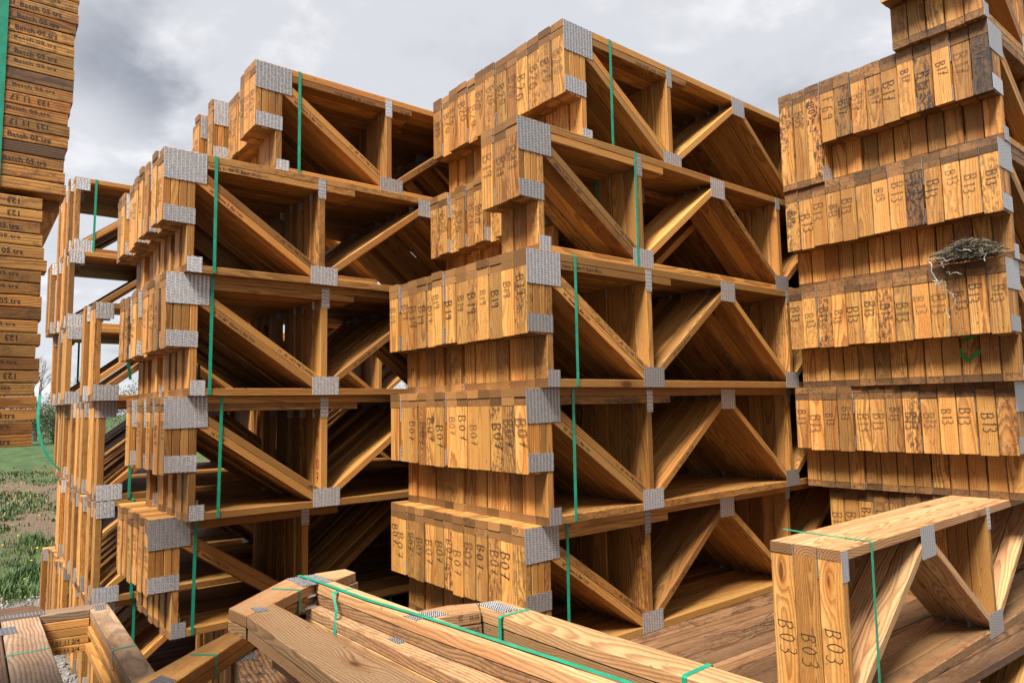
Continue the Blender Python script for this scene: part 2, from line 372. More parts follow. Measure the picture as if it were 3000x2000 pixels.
def scrawl(mb, text, org, down, up, h, wd=0.0030, mi=1, jit=1.0, nrm=None):
    """handwriting on a face: org 3D start, down = advance direction, up = letter-up direction"""
    org, down, up = Vector(org), Vector(down), Vector(up)
    a = random.uniform(-.20, .20) * jit; adv = 0; sp = random.uniform(.86, 1.12)
    for ch in text:
        s1 = h * random.uniform(.92, 1.08); ky = random.uniform(-.05, .05)
        for st in GL[ch]:
            pts = []
            for (x, y) in st:
                x = adv + (x + random.uniform(-.03, .03) * jit) * s1 * .74; y = (y + ky + random.uniform(-.03, .03) * jit) * s1 + adv * a
                pts.append((x, y))
            mb.ribbon(pts, wd, lambda u, v: org + down * u + up * v, mi)
        adv += h * sp * (.40 if ch in '1.' else .70)

FONT = {}
def stamped(text):
    if text not in FONT:
        cu = bpy.data.curves.new('stamp', 'FONT'); cu.body = text; cu.size = 1.0; cu.resolution_u = 2; cu.offset = 0.012
        ob = bpy.data.objects.new('stamp', cu); col.objects.link(ob)
        dg = bpy.context.evaluated_depsgraph_get(); me = bpy.data.meshes.new_from_object(ob.evaluated_get(dg))
        FONT[text] = ([tuple(v.co) for v in me.vertices], [tuple(p.vertices) for p in me.polygons])
        bpy.data.objects.remove(ob); bpy.data.curves.remove(cu); bpy.data.meshes.remove(me)
    return FONT[text]
def stamp(mb, text, org, ux, uy, size, mi=1):
    vs, fs = stamped(text); org, ux, uy = Vector(org), Vector(ux), Vector(uy)
    mb.addmesh(vs, fs, lambda a, b: org + ux * (a * size) + uy * (b * size), mi)

# ------------------------------------------------------------------ floor trusses
H = 0.610; T = 0.038; W = 0.089; G = 0.0004
class Spec: pass
def make_spec(kind, L):
    """outlines of each named member: list of (name, builder(mb, stamps))"""
    S = Spec(); S.kind = kind; S.L = L
    zt, zb = H - T, T
    S.nodes = []
    if kind == 'notched':
        S.posts = [0.797, 2.140, 3.50, 4.86, 6.22]; S.apex = [1.50, 2.85, 4.2, 5.56]; nodes = [0.835, 2.16, 3.52]; S.x0 = 0.114
    elif kind == 'full':
        S.posts = [0.797, 2.140, 3.50]; S.apex = [1.50, 2.85, 4.2]; nodes = [0.835, 2.16, 3.52]; S.x0 = 0.0
    elif kind == 'square':
        S.posts = [1.34, 2.70, 4.06]; S.apex = [0.68, 2.02, 3.38, 4.74]; nodes = [0.0, 1.36, 2.72]; S.x0 = 0.0
    elif kind == 'near':
        S.posts = [1.47]; S.apex = [0.76, 2.23]; nodes = [0.02, 1.47, 2.94]; S.x0 = 0.0
    S.nodes = nodes
    return S
def jit(a=0.0015): return random.uniform(-a, a)

def truss_frame(S, near=False, stamps=None, wear=0.0):
    mb = MB([WOOD, INK]); L = S.L
    j = jit(0.004)
    mb.member((j, H - T / 2), (L, H - T / 2), T, wear=wear)
    mb.member((S.x0 + abs(jit(.003)), T / 2), (L, T / 2), T, wear=wear)
    if S.kind in ('notched', 'full'):
        mb.member((jit(0.003), H - 1.5 * T - G), (1.0 + jit(0.02), H - 1.5 * T - G), T - 2 * G, y0=0.0006, D=W - .0012, wear=wear)
    if stamps:
        for (tx, x, z, rev) in stamps:
            if rev: stamp(mb, tx, (x, -0.0006, z), (-1, 0, 0), (0, 0, -1), 0.022)
            else: stamp(mb, tx, (x, -0.0006, z), (1, 0, 0), (0, 0, 1), 0.022)
    return mb
def end_block(S, text=None, wear=0.0, marks=1.0):
    mb = MB([WOOD, INKF if random.random() < .25 else INK]); zt = H - 2 * T - 2 * G
    zb = 0.235 + jit(.004) if S.kind == 'notched' else T + G
    xs = [0, 1, 2] if S.kind == 'notched' else [0, 1, 2, 3]
    for k in xs:
        x = (k + .5) * T; xo = jit(0.0012) if k == 0 else 0
        mb.member((x + xo + jit(.0014), zb + jit(.0035)), (x + xo, zt), T - .0024, y0=.0016, D=W - .0032, wear=wear if k == 0 else 0.0)
    if text:
        h = random.uniform(.044, .068)
        zc = (zb + zt) / 2 + (0.085 if S.kind == 'notched' else .2) + random.uniform(-.03, .025)
        scrawl(mb, text, (-0.0022, (W + h) / 2 + jit(.008), zc), (0, 0, -1), (0, -1, 0), h, wd=random.uniform(.0026, .0040))
        for _ in range(random.choice((0, 1, 2))):
            y, z = random.uniform(.02, .07), random.uniform(zb + .02, zt - .02)
            mb.ribbon([(y, z), (y + .003, z + .004)], 0.005, lambda u, v: (-0.0022, u, v))
    return mb
def post(S, i, text=None, wear=0.0):
    mb = MB([WOOD, INK, RED, GREEN])
    if i < 0:
        if S.kind == 'notched': mb.member((3.5 * T, T + G), (3.5 * T, H - 2 * T - 2 * G), T - .001, y0=.0018, D=W - .0036, wear=wear)
        elif S.kind == 'square': mb.member((T / 2, T + G), (T / 2, H - T - G), T, y0=.001, D=W - .002, wear=wear)
        elif S.kind == 'near': mb.member((T / 2, -.1), (T / 2, H - T - G), T, wear=wear)
    else:
        x = S.posts[i] + T / 2
        top = H - 2 * T - 2 * G if (i == 0 and S.kind in ('notched', 'full')) else H - T - G
        mb.member((x, T + G), (x, top), T, y0=.0005, D=W - .001, wear=wear)
    return mb
def webs(S):
    """list of (p0, p1, side, clips) for diagonals"""
    zt, zb = H - T - G, T + G; out = []
    if S.kind in ('notched', 'full'):
        c0 = [(0, -1, -zb), (0, 1, H - 2 * T - 2 * G), (1, 0, S.posts[0] - .001), (-1, 0, -(4 * T + .001))]
        ux, uz = 0.823, -0.568          # direction of the first doubled web
        px, pz = 0.218, 0.500           # a point of its upper edge
        nx, nz = -0.568, -0.823
        for k in (0, 1):
            cx, cz = px + nx * T * (k + .5), pz + nz * T * (k + .5)
            out.append(((cx - ux, cz - uz), (cx + ux, cz + uz), c0, T - G))
    pairs = []
    if S.kind in ('notched', 'full'):
        for k in range(len(S.apex)): pairs += [(S.posts[k] + T, S.apex[k], 1)] + ([(S.apex[k], S.posts[k + 1], -1)] if k + 1 < len(S.posts) else [])
    elif S.kind == 'square':
        for k in range(4): pairs += [((0.038 if k == 0 else S.posts[k - 1] + T), S.apex[k], 1)] + ([(S.apex[k], S.posts[k], -1)] if k < 3 else [])
    else:
        pairs = [(T, S.apex[0], 1), (S.apex[0], 1.47, -1), (1.47 + T, S.apex[1], 1)]
    for a, b, sg in pairs:
        h = T / 2 / 0.62
        if sg > 0:
            out.append(((a - .1, zb + .015 - .1 * (zt - zb) / (b - a)), (b + .1, zt - .02 + .1 * (zt - zb) / (b - a)), [(0, -1, -zb), (0, 1, zt), (-1, 0, -(a + .001)), (1, 0, b - .001)], T - G))
        else:
            out.append(((a - .1, zt - .02 + .1 * (zt - zb) / (b - a)), (b + .1, zb + .015 - .1 * (zt - zb) / (b - a)), [(0, -1, -zb), (0, 1, zt), (-1, 0, -(a + .001)), (1, 0, b - .001)], T - G))
    return out
def web_mesh(S, wdef, text=None, wear=0.0):
    p0, p1, clips, th = wdef
    mb = MB([WOOD, INK]); i = random.uniform(.0006, .0018)
    mb.member(p0, p1, th, clips, y0=i, D=W - 2 * i, cut=False, wear=wear)
    if text:
        ex, ez = p1[0] - p0[0], p1[1] - p0[1]; k = hypot(ex, ez); ex /= k; ez /= k
        mx, mz = (p0[0] + p1[0]) / 2, (p0[1] + p1[1]) / 2
        (tx, s, rev, size) = text
        if rev: stamp(mb, tx, (mx + ex * s + ez * -.008, i - .0007, mz + ez * s + ex * .008), (-ex, 0, -ez), (ez, 0, -ex), size)
        else: stamp(mb, tx, (mx + ex * s + ez * .008, i - .0007, mz + ez * s - ex * .008), (ex, 0, ez), (-ez, 0, ex), size)
    return mb
def plates(S):
    """(x0,x1,z0,z1,vertical slots)"""
    if S.kind == 'notched':
        P = [(.002, .203, .455, .607, 0), (.004, .150, .242, .322, 0), (.120, .190, .002, .080, 0), (.795, .842, .488, .600, 1)]
    elif S.kind == 'full':
        P = [(.002, .203, .455, .607, 0), (.004, .150, .002, .1, 0), (.795, .842, .488, .600, 1)]
    elif S.kind == 'square':
        return [(.001, .100, .508, .607, 0), (.001, .140, .003, .100, 0), (.62, .74, .50, .605, 0), (1.29, 1.44, .003, .10, 0)]
    elif S.kind == 'near':
        return [(.001, .052, .498, .605, 0), (.69, .83, .475, .605, 0), (1.39, 1.58, .003, .115, 0), (1.47, 1.512, .50, .605, 1)]
    P += [(.752, .908, .003, .103, 0), (1.44, 1.575, .492, .603, 0), (2.085, 2.235, .003, .103, 0), (2.135, 2.183, .53, .605, 1), (2.79, 2.92, .492, .603, 0)]
    return P
def plate_mesh(pl, rec=0.0):
    mb = MB([PLATE]); x0, x1, z0, z1, v = pl; x0 += rec
    for y, o in ((0.0, -1),):
        dx, dz = jit(.004), jit(.002)
        mb.plate(x0 + dx, x1 + dx, z0, z1 + min(0, dz), y, o, vert=bool(v), ang=jit(.02))
    return mb.mesh('nail_plate')

LIB = {}
def lib(key, fn):
    if key not in LIB: LIB[key] = fn()
    return LIB[key]
PITCH = 0.0922
BUNDLES = []
def bundle(label, x, y, z, n, kind='notched', L=6.6, yaw=0.0, texts='B07', dx=None, straps=(0.25,), wears=None, stamps=None, webtxt=None,
           cat='truss bundle', group=None, pitch=PITCH, back_detail=True, mark_wear=0.12, fwear=0.0, seed=1, name='truss_bundle', nwebs=None):
    random.seed(seed)
    root = link(name, None, None, (x, y, z), radians(yaw)); root.empty_display_size = 0.2
    tag(root, label, cat, group)
    S = make_spec(kind, L); wb = webs(S); pls = plates(S)
    y_ = 0.0
    for i in range(n):
        off = (dx[i] if dx and i < len(dx) else random.uniform(-.012, .012)); near = (i == 0)
        wr = (wears[i] if wears and i < len(wears) else (random.uniform(.3, .8) if random.random() < mark_wear else random.uniform(0, .15)))
        loc = (off, y_, random.uniform(-.0015, .0))
        if near and stamps: me = truss_frame(S, True, stamps).mesh('floor_truss')
        else: me = lib((kind, L, 'frame', fwear, random.randrange(4)), lambda: truss_frame(S, wear=fwear * random.uniform(.8, 1.15)).mesh('floor_truss'))
        tr = link('floor_truss', me, root, loc)
        if kind in ('notched', 'full'):
            tx = texts[i % len(texts)] if isinstance(texts, (list, tuple)) else texts
            if random.random() < .05: tx = None
            link('end_block', end_block(S, tx, wr).mesh('end_block'), tr)
        if kind in ('notched', 'square', 'near'):
            if kind == 'near':
                m = post(S, -1, wear=wr)
                scrawl(m, texts, (-.0008, (W + .055) / 2, .33 - .05 * (i % 2) + jit(.02)), (0, 0, -1), (0, -1, 0), .06, .0035, jit=1.0)
                link('post', m.mesh('post'), tr)
            elif kind == 'square':
                link('post', lib((kind, 'p-1', random.randrange(5)), lambda: post(S, -1, wear=random.uniform(0, .25)).mesh('post')), tr)
            else:
                link('post', lib((kind, 'p-1', random.randrange(5)), lambda: post(S, -1, wear=random.uniform(0, .25)).mesh('post')), tr)
        for k in range(len(S.posts)):
            if S.posts[k] > L - .1: continue
            link('post', lib((kind, 'p', k, random.randrange(2)), lambda: post(S, k).mesh('post')), tr)
        for k, wd in enumerate(wb if nwebs is None else wb[:nwebs]):
            if max(wd[0][0], wd[1][0]) - .15 > L: continue
            if near and webtxt and k in webtxt: me = web_mesh(S, wd, webtxt[k]).mesh('diagonal_web')
            else: me = lib((kind, 'w', k, random.randrange(2)), lambda: web_mesh(S, wd).mesh('diagonal_web'))
            link('diagonal_web', me, tr)
        for k, pl in enumerate(pls):
            if pl[1] > L: continue
            if i > 2 and k > 7: continue
            rc_ = .009 if (i and k < 3 and kind != 'near') else 0.0
            link('nail_plate', lib((kind, 'pl', k, rc_, random.randrange(3)), lambda: plate_mesh(pl, rc_)), tr)
        y_ += pitch
    wtot = (n - 1) * pitch + W
    for sx in straps: strap_loop(root, sx, -.002, wtot + .002, 0.001, H + .0005, wd=random.uniform(.0150, .0170), lean=random.uniform(-.014, .014))
    BUNDLES.append((label, root)); return root
def strap_loop(root, sx, ya, yb, za, zb, wd=0.017, th=0.0012, lean=0.0):
    mb = MB([STRAP]); c = .004
    def prof(e): return [(ya - e, za + c), (ya - e, zb - c), (ya + c, zb + e), (yb - c, zb + e), (yb + e, zb - c), (yb + e, za + c), (yb - c, za - e), (ya + c, za - e)]
    A, B = prof(0.0004), prof(0.0004 + th); n = len(A)
    def P(q, s): return (sx + s + lean * (q[1] - za), q[0], q[1])
    for i in range(n):
        j = (i + 1) % n
        mb.face([P(B[i], 0), P(B[i], wd), P(B[j], wd), P(B[j], 0)], [(0, 0, 0)] * 4, (0, 0, 0))
        mb.face([P(A[i], 0), P(A[i], wd), P(A[j], wd), P(A[j], 0)], [(0, 0, 0)] * 4, (0, 0, 0))
        mb.face([P(A[i], 0), P(B[i], 0), P(B[j], 0), P(A[j], 0)], [(0, 0, 0)] * 4, (0, 0, 0))
        mb.face([P(A[i], wd), P(B[i], wd), P(B[j], wd), P(A[j], wd)], [(0, 0, 0)] * 4, (0, 0, 0))
    return mb.obj('strap', root)

H2 = 'Home 2_Bat 1.trs'
def wt(a='36"  Home 2_Bat 1.trs', b='Home 2_Bat 1.trs  36"  11', c=None, d=None):
    w_ = {1: (a, .04, False, .022), 0: (b, .66, True, .022)}
    if c: w_[2] = (c, -.22, False, .020)
    if d: w_[3] = (d, -.30, False, .018)
    return w_
def rjit(n, a, seed):
    r = random.Random(seed); return [0.0] + [r.uniform(-a, a) for _ in range(n - 1)]
GRP = 'green-strapped bundles of floor trusses stacked in the yard'
Z = [0.10 + 0.61 * k for k in range(8)]     # tier base heights

# middle-right stack
bundle('top bundle of the middle stack, wood trusses end-marked B20 against the sky', 2.27, 2.36, Z[5], 13, texts='B20', straps=(.325,), seed=11,
       stamps=[('Home 2 - 4th Fl_Batch 08.trs', .80, .553, True), ('B07 15', .98, .553, True)], dx=rjit(13, .012, 3), mark_wear=.2, group=GRP)
bundle('narrow three-truss bundle marked B19 jutting out under the top bundle of the middle stack', 1.908, 2.293, Z[4], 3, texts='B19', straps=(.775,), seed=12,
       dx=[0, .004, -.004], webtxt=wt('Home 2_Bat 1.trs  38"', 'Home 2_Bat 1.trs', None, '38 50  11  36"  Home 2_Bat 8.trs'), group=GRP)
bundle('set-back bundle marked B20 behind the narrow B19 bundle in the middle stack', 2.27, 2.59, Z[4], 11, texts='B20', straps=(.5,), seed=13,
       dx=[.0] * 3 + [.0, .05, .0, .02, .0, .03, 0, .0], mark_wear=.35, group=GRP)
bundle('wide bundle marked B19, third from the top of the middle stack', 1.915, 2.262, Z[3], 13, texts='B19', straps=(.285,), seed=14,
       dx=[0, 0, .004, -.003, .0, .006, .0, -.02, .01, .0, .0, .012, -.012], stamps=[('Home 2 - 4th Fl_Batch 08.trs', .215, .546, False)],
       webtxt=wt(c='38"  Home 2_Bat 7.trs'), group=GRP)
bundle('bundle marked B07 at eye level in the middle stack', 1.945, 2.315, Z[2], 13, texts='B07', straps=(.27,), seed=15,
       dx=rjit(13, .009, 5), stamps=[('Home 2_4th Fl_Batch 05.trs', .74, .553, True), ('B07 15', .98, .553, True)],
       webtxt=wt(c='11  36"  Home 2_Bat 2.trs'), group=GRP)
bundle('lowest B07 bundle of the middle stack, its top ends seen from above', 1.96, 2.365, Z[1], 13, texts='B07', straps=(.24,), seed=16,
       dx=rjit(13, .010, 6), webtxt=wt(c='36"  Home 2_Bat 2.trs'), group=GRP)
bundle('bottom bundle under the lowest B07 bundle of the middle stack', 2.02, 2.57, Z[0], 11, texts='B07', straps=(1.2,), seed=17, group=GRP)
# left stack
bundle('top bundle of the left stack, blocks marked B04 against the sky', 1.20, 3.66, Z[5], 13, texts='B04', straps=(.24,), seed=21,
       dx=[0, -.002, .004, .05, .055, .05, .05, -.045, .0, .0, -.05, -.01, -.02], stamps=[('Home 2 - 4th Fl_Batch 06.trs', .72, .553, True), ('B07 15', .96, .553, True)],
       webtxt=wt(c='11  36"  Home 2_Bat 2.trs'), group=GRP)
bundle('second bundle from the top of the left stack with a large bright corner plate', 0.745, 3.60, Z[4], 13, texts='B04', straps=(.24,), seed=22,
       dx=[0, -.012, .04, -.01, -.02, .045, -.01, .0, .0, .04, -.01, -.01, .0], stamps=[('Home 2 - 4th Fl_Batch 06.trs', .215, .546, False)],
       webtxt=wt(), group=GRP)
bundle('third bundle from the top of the left stack, strap close to its corner plate', 0.78, 3.64, Z[3], 13, texts='B07', straps=(.205,), seed=23,
       dx=[0, -.012, .01, .0, -.01, .0, .035, -.01, .0, .03, .0, -.01, .0], webtxt=wt('16  11 36"  Home 2_Bat 3.trs', 'Home 2_Bat 5.trs  36"  11', '36"  Home 2_Bat 1.trs'), group=GRP)
b_red = bundle('eye-level bundle of the left stack with red paint on an upright', 0.795, 3.665, Z[2], 11, texts='B07', straps=(.25,), seed=24,
       dx=[0, -.008, .02, -.008, .02, -.01, .0, .02, -.02, .0, .02], webtxt=wt(None or '16 11 36"', '36"'), group=GRP)
bundle('lowest bundle of the left stack, short end blocks seen from above in shade', 0.787, 3.90, Z[1], 9, texts='B07', straps=(.21,), seed=25,
       dx=[0, -.01, .01, .0, -.01, .01, .0, -.01, .0], webtxt={1: ('36"  Home 2_Bat 2.trs', .04, False, .024)}, group=GRP)
bundle('dark bottom bundle set back under the left stack', 1.30, 4.0, Z[0], 10, kind='square', texts='', straps=(.9,), seed=26, group=GRP)
# red paint marks on the second upright of the red-marked bundle
mb = MB([WOOD, RED]);
for (ch, zz_) in (('0', .235), ('1', .31), ('4', .39), ('7', .16)):
    for st in GL[ch]: mb.ribbon([(u * .05 + .030, v * .055 + zz_ - .03) for u, v in st], .008, lambda u, v: (0.7955, .089 - u, v))
tr0 = [c for c in b_red.children if c.name.startswith('floor_truss')][0]
mb.obj('paint_mark', tr0, (0, 0, 0))

# far left stacks (square ended trusses)
def fj(n, seed, a=.02): return rjit(n, a, seed)
FG = 'square-ended truss bundles stacked at the far left'
bundle('highest square-ended bundle at far left with sky through its webs', 0.69, 6.40, Z[5], 11, kind='square', L=2.7, texts='', straps=(.13,), dx=fj(11, 31, .03), seed=31, pitch=.0955, group=FG)
bundle('square-ended bundle second from the top of the far left stack', 0.665, 6.36, Z[4], 11, kind='square', L=2.7, texts='', straps=(.8,), dx=[0, .01, -.01, .015, 0, .02, -.02, -.06, -.055, -.06, -.05], seed=32, pitch=.0955, group=FG)
bundle('square-ended bundle third from the top of the far left stack', 0.665, 6.34, Z[3], 11, kind='square', L=5.2, texts='', straps=(.2,), dx=fj(11, 33, .02), seed=33, pitch=.0955, group=FG)
bundle('far square-ended bundle fourth from the top with grass seen beside it', 0.735, 6.30, Z[2], 11, kind='square', L=5.2, texts='', straps=(.8,), dx=fj(11, 34, .03), seed=34, pitch=.0955, group=FG)
bundle('far square-ended bundle fifth from the top, partly behind the nearer one', 0.72, 6.28, Z[1], 11, kind='square', L=5.2, texts='', straps=(.8,), dx=fj(11, 35, .03), seed=35, pitch=.0955, group=FG)
bundle('far bottom square-ended bundle next to the weeds with staggered ends', 0.70, 6.30, Z[0], 11, kind='square', L=5.2, texts='', straps=(.8,), dx=[0, .01, 0, -.02, .02, 0, .0, .02, .0, -.01, -.05], seed=36, pitch=.0955, group=FG)
bundle('small three-truss square-ended bundle on top of the nearer far-left stack', 0.655, 4.885, Z[3], 3, kind='square', L=5.2, texts='', straps=(.6,), dx=[0, .0, -.03], seed=37, pitch=.10, group=FG)
bundle('nearer square-ended bundle at eye level in the far left', 0.70, 4.92, Z[2], 11, kind='square', L=5.2, texts='', straps=(.17,), dx=[0, -.015, .0, .0, .02, -.02, .0, -.02, .03, .0, -.02], seed=38, pitch=.105, group=FG)
bundle('nearer square-ended bundle with light tops visible below eye level', 0.70, 4.92, Z[1], 11, kind='square', L=5.2, texts='', straps=(.20,), dx=[0, -.015, .0, .01, -.02, .02, .0, -.02, .03, .0, -.02], seed=39, pitch=.105, group=FG)
bundle('nearer bottom square-ended bundle above the gravel', 0.72, 4.94, Z[0], 11, kind='square', L=5.2, texts='', straps=(.20,), dx=fj(11, 40, .02), seed=40, pitch=.105, group=FG)

# right stack
SG = 'weathered truss bundles of the right stack'
bundle('topmost bundle of the right stack, cut off by the top of the picture', 3.83, 1.06, Z[6], 5, texts='B17', straps=(), seed=41, fwear=.5, yaw=0, L=3.4, mark_wear=.4, group=SG)
bundle('mouldy bundle marked B17 with one blackened end, second in the right stack', 3.985, 1.06, Z[5], 10, texts=['B17'] * 9 + ['F69'], straps=(.9,), seed=42, fwear=.5, L=3.4,
       wears=[.97, .1, .12, .85, .3, .2, .3, .35, .6, .1], dx=rjit(10, .012, 42), group=SG)
bundle('three full-height trusses marked B05 at the left end of the B17 bundle', 3.985, 1.944, Z[5], 3, kind='full', texts=['B05', 'B05', 'B05'], straps=(), seed=43, fwear=.5, L=3.4,
       wears=[.85, .1, .75], dx=[0, .01, .0], group=SG)
bundle('bundle marked B13 with one black board, third in the right stack', 4.0, 1.065, Z[4], 13, texts='B13', straps=(.9,), seed=44, fwear=.5, L=3.4,
       wears=[.5, .1, .25, .4, .97, .1, .08, .1, .05, .1, .1, .15, .7], dx=rjit(13, .010, 44), group=SG)
bundle('bundle marked B13 carrying the bird nest in the right stack', 4.0, 1.075, Z[3], 13, texts='B13', straps=(.9,), seed=45, fwear=.5, L=3.4,
       wears=[.1, .15, .4, .1, .1, .25, .6, .5, .1, .1, .75, .3, .35], dx=rjit(13, .008, 45), group=SG)
b_s4 = bundle('eye-level bundle marked B13 in the right stack, just above the lone B03 bundle', 4.17, 1.13, Z[2], 13, texts='B13', straps=(.9,), seed=46, fwear=.5, L=3.2, yaw=3.5,
       wears=[.5, .1, .1, .1, .15, .7, .1, .1, .2, .1, .1, .1, .1], dx=rjit(13, .008, 46), group=SG)
bundle('shaded bundle marked B13 mostly hidden behind the lone B03 bundle', 4.28, 1.56, Z[1], 7, texts='B13', straps=(.9,), seed=47, fwear=.5, L=3.0, dx=rjit(12, .02, 47), mark_wear=.4, group=SG)
# unseen stacks added behind and right of the viewpoint to shade the lower yard
def shade_bundle(label, x, y, z, n, L, yaw, grp):
    root = link('truss_bundle', None, None, (x, y, z), radians(yaw)); tag(root, label, 'truss bundle', grp)
    S = make_spec('square', L); wb = webs(S)
    for i in range(n):
        tr = link('floor_truss', lib(('square', L, 'frame', random.randrange(4)), lambda: truss_frame(S).mesh('floor_truss')), root, (random.uniform(-.02, .02), i * .0935, 0))
        for k in range(-1, 2): link('post', lib(('square', 'p', k, random.randrange(2)), lambda: post(S, k).mesh('post')), tr)
        for k, wd in enumerate(wb[:5]): link('diagonal_web', lib(('square', 'w', k, random.randrange(2)), lambda: web_mesh(S, wd).mesh('diagonal_web')), tr)
    strap_loop(root, .3, -.002, (n - 1) * .0935 + .091, 0.001, H)
random.seed(49)
BG1, BG2 = 'unseen bundles added behind the viewpoint for shade', 'unseen bundles added to the right of the viewpoint for shade'
for k in range(7):
    for q in (0, 1): shade_bundle('unseen truss bundle in the tall stack added behind the viewpoint for shade', -1.35 + random.uniform(-.05, .05), 2.2 - 1.3 * q, Z[k], 13, 3.6, 180, BG1)
    shade_bundle('unseen truss bundle added to the right of the viewpoint for shade', 1.1 + random.uniform(-.05, .05), -2.6, Z[k], 13, 3.6, 0, BG2)
for _l, _r in BUNDLES:
    if _r.get('group') == SG: _r.scale = (1, .956, 1)      # this lumber runs a little thinner
# green spray mark on the lower posts of the nest bundle
mb = MB([WOOD, GREEN])
mb.ribbon([(.02, .20), (.03, .16), (.06, .13), (.09, .16), (.14, .185)], .020, lambda u, v: (.1125, .18 + .12 - u, v - .02))
mb2 = MB([WOOD, GREEN])
mb2.ribbon([(.06, .235), (.10, .25), (.13, .262)], .016, lambda u, v: (.1125, .18 + .14 - u, v - .02))
nb = [r for l, r in BUNDLES if 'bird nest' in l][0]
mb.obj('paint_mark', nb); mb2.obj('paint_mark', nb)

# ------------------------------------------------------------------ low bundle in front: its top is a floor of weathered boards
random.seed(50)
def low_floor():
    root = link('truss_bundle', None, None, (2.03, 1.20, Z[0]), radians(-3))
    tag(root, 'low wide truss bundle, its weathered top boards forming a deck before the middle stack', 'truss bundle', GRP)
    S = make_spec('square', 5.0); wb = webs(S); y_ = 0
    for i in range(14):
        mb = MB([WOODG]); L = 5.0
        mb.member((jit(.02), H - T / 2), (L, H - T / 2 + jit(.003)), T, wear=random.uniform(.1, .5)); mb.member((0, T / 2), (L, T / 2), T)
        tr = mb.obj('floor_truss', root, (random.uniform(-.02, .02), y_, random.uniform(-.003, 0)))
        for k in range(-1, 2): link('post', lib(('square', 'p', k, random.randrange(2)), lambda: post(S, k).mesh('post')), tr)
        for k, wd in enumerate(wb[:4]): link('diagonal_web', lib(('square', 'w', k, random.randrange(2)), lambda: web_mesh(S, wd).mesh('diagonal_web')), tr)
        for k, pl in enumerate(plates(S)): link('nail_plate', lib(('square', 'pl', k, random.randrange(3)), lambda: plate_mesh(pl)), tr)
        y_ += .0942
    strap_loop(root, 3.2, -.002, 13 * .0942 + .091, 0.0, H)
    return root
low_floor()

# lone bundle of three trusses, right foreground
b3 = bundle('lone weathered three-truss bundle marked B03 in the right foreground', 2.468, 1.225, Z[1], 3, kind='near', L=4.3, texts='B03', straps=(.215,), seed=51,
            dx=[0, -.004, -.006], pitch=.0908, mark_wear=0, group=None)
for c in b3.children_recursive:      # weathered tops
    if c.type == 'MESH' and c.name.startswith('floor_truss'):
        me = c.data.copy(); me.materials[0] = WOODF; c.data = me
    elif c.type == 'MESH' and c.name.startswith(('diagonal_web',)):
        me = c.data.copy(); me.materials[0] = WOODF; c.data = me
mb = MB([STRAP])
mb.box((.215, .26, H + .002), (.05, .98, .02), (1, -.05, 0), (0, 0, 1), .09, .017, .0012, ch=.0001)
mb.obj('strap_tail', b3)

# ------------------------------------------------------------------ flat-lying roof trusses in the foreground
def plank(mb, a, b, wd, ztop, th=0.038, mi=0, wear=0.0, shift=0.0):
    """flat board: left edge (seen along a->b) from a to b, width wd to the left, top at ztop"""
    a = Vector((a[0], a[1], 0)); b = Vector((b[0], b[1], 0)); d_ = (b - a).normalized(); n_ = Vector((-d_.y, d_.x, 0))
    o = a + n_ * shift + Vector((0, 0, ztop - th))
    mb.box(o, d_, n_, (0, 0, 1), (b - a).length, wd, th - .0008, ch=.0022, wear=wear)
def flat_plate(mb, c, lx, ly, ang, z):
    ca, sa = cos(ang), sin(ang); k = len(mb.v)
    q = [(-lx / 2, -ly / 2), (lx / 2, -ly / 2), (lx / 2, ly / 2), (-lx / 2, ly / 2)]
    P = [(c[0] + x * ca - y * sa, c[1] + x * sa + y * ca) for x, y in q]
    F = [(p[0], p[1], z + .0014) for p in P]; K = [(p[0], p[1], z) for p in P]
    mb.face(F, [(x + lx / 2 + .001, y + ly / 2 + .002, 0) for x, y in q], (.5, 0, 0))
    for i in range(4):
        j = (i + 1) % 4; mb.face([K[i], K[j], F[j], F[i]], [(0, 0, 0)] * 4, (.5, 0, 0))
    # raised teeth tips show as beads on the flat plates
    nx, ny = int(lx / .012), int(ly / .012)
    for ix in range(nx):
        for iy in range(ny):
            x = -lx / 2 + (ix + .5) * lx / nx; y = -ly / 2 + (iy + .5) * ly / ny + (.003 if ix % 2 else 0)
            px, py = c[0] + x * ca - y * sa, c[1] + x * sa + y * ca; r = .0018
            top = (px, py, z + .0034)
            bs = [(px + r, py, z + .0013), (px, py + r, z + .0013), (px - r, py, z + .0013), (px, py - r, z + .0013)]
            for i in range(4): mb.face([bs[i], bs[(i + 1) % 4], top], [(0, 0, 0)] * 3, (.5, 0, 0))
def wrap(root, p, d_, wd_board, z0, z1, name='strap', w_=.015):
    """strap band round a flat stack: p edge point (xy), d_ board direction, crosses wd_board to the left"""
    d_ = Vector((d_[0], d_[1], 0)).normalized(); n_ = Vector((-d_.y, d_.x, 0)); p = Vector((p[0], p[1], 0)); e = .0012
    mb = MB([STRAP])
    A = [(-e, z0 - e), (-e, z1 - .003), (.003, z1 + e), (wd_board - .003, z1 + e), (wd_board + e, z1 - .003), (wd_board + e, z0 - e)]
    for i in range(len(A)):
        a, b = A[i], A[(i + 1) % len(A)]
        q = [p + n_ * a[0] + Vector((0, 0, a[1])), p + n_ * a[0] + d_ * w_ + Vector((0, 0, a[1])), p + n_ * b[0] + d_ * w_ + Vector((0, 0, b[1])), p + n_ * b[0] + Vector((0, 0, b[1]))]
        mb.face(q, [(0, 0, 0)] * 4, (0, 0, 0))
        cdir = (n_ * (b[1] - a[1]) - Vector((0, 0, b[0] - a[0]))).normalized() * .0008
        mb.face([x + cdir for x in q], [(0, 0, 0)] * 4, (0, 0, 0))
    return mb.obj(name, root)

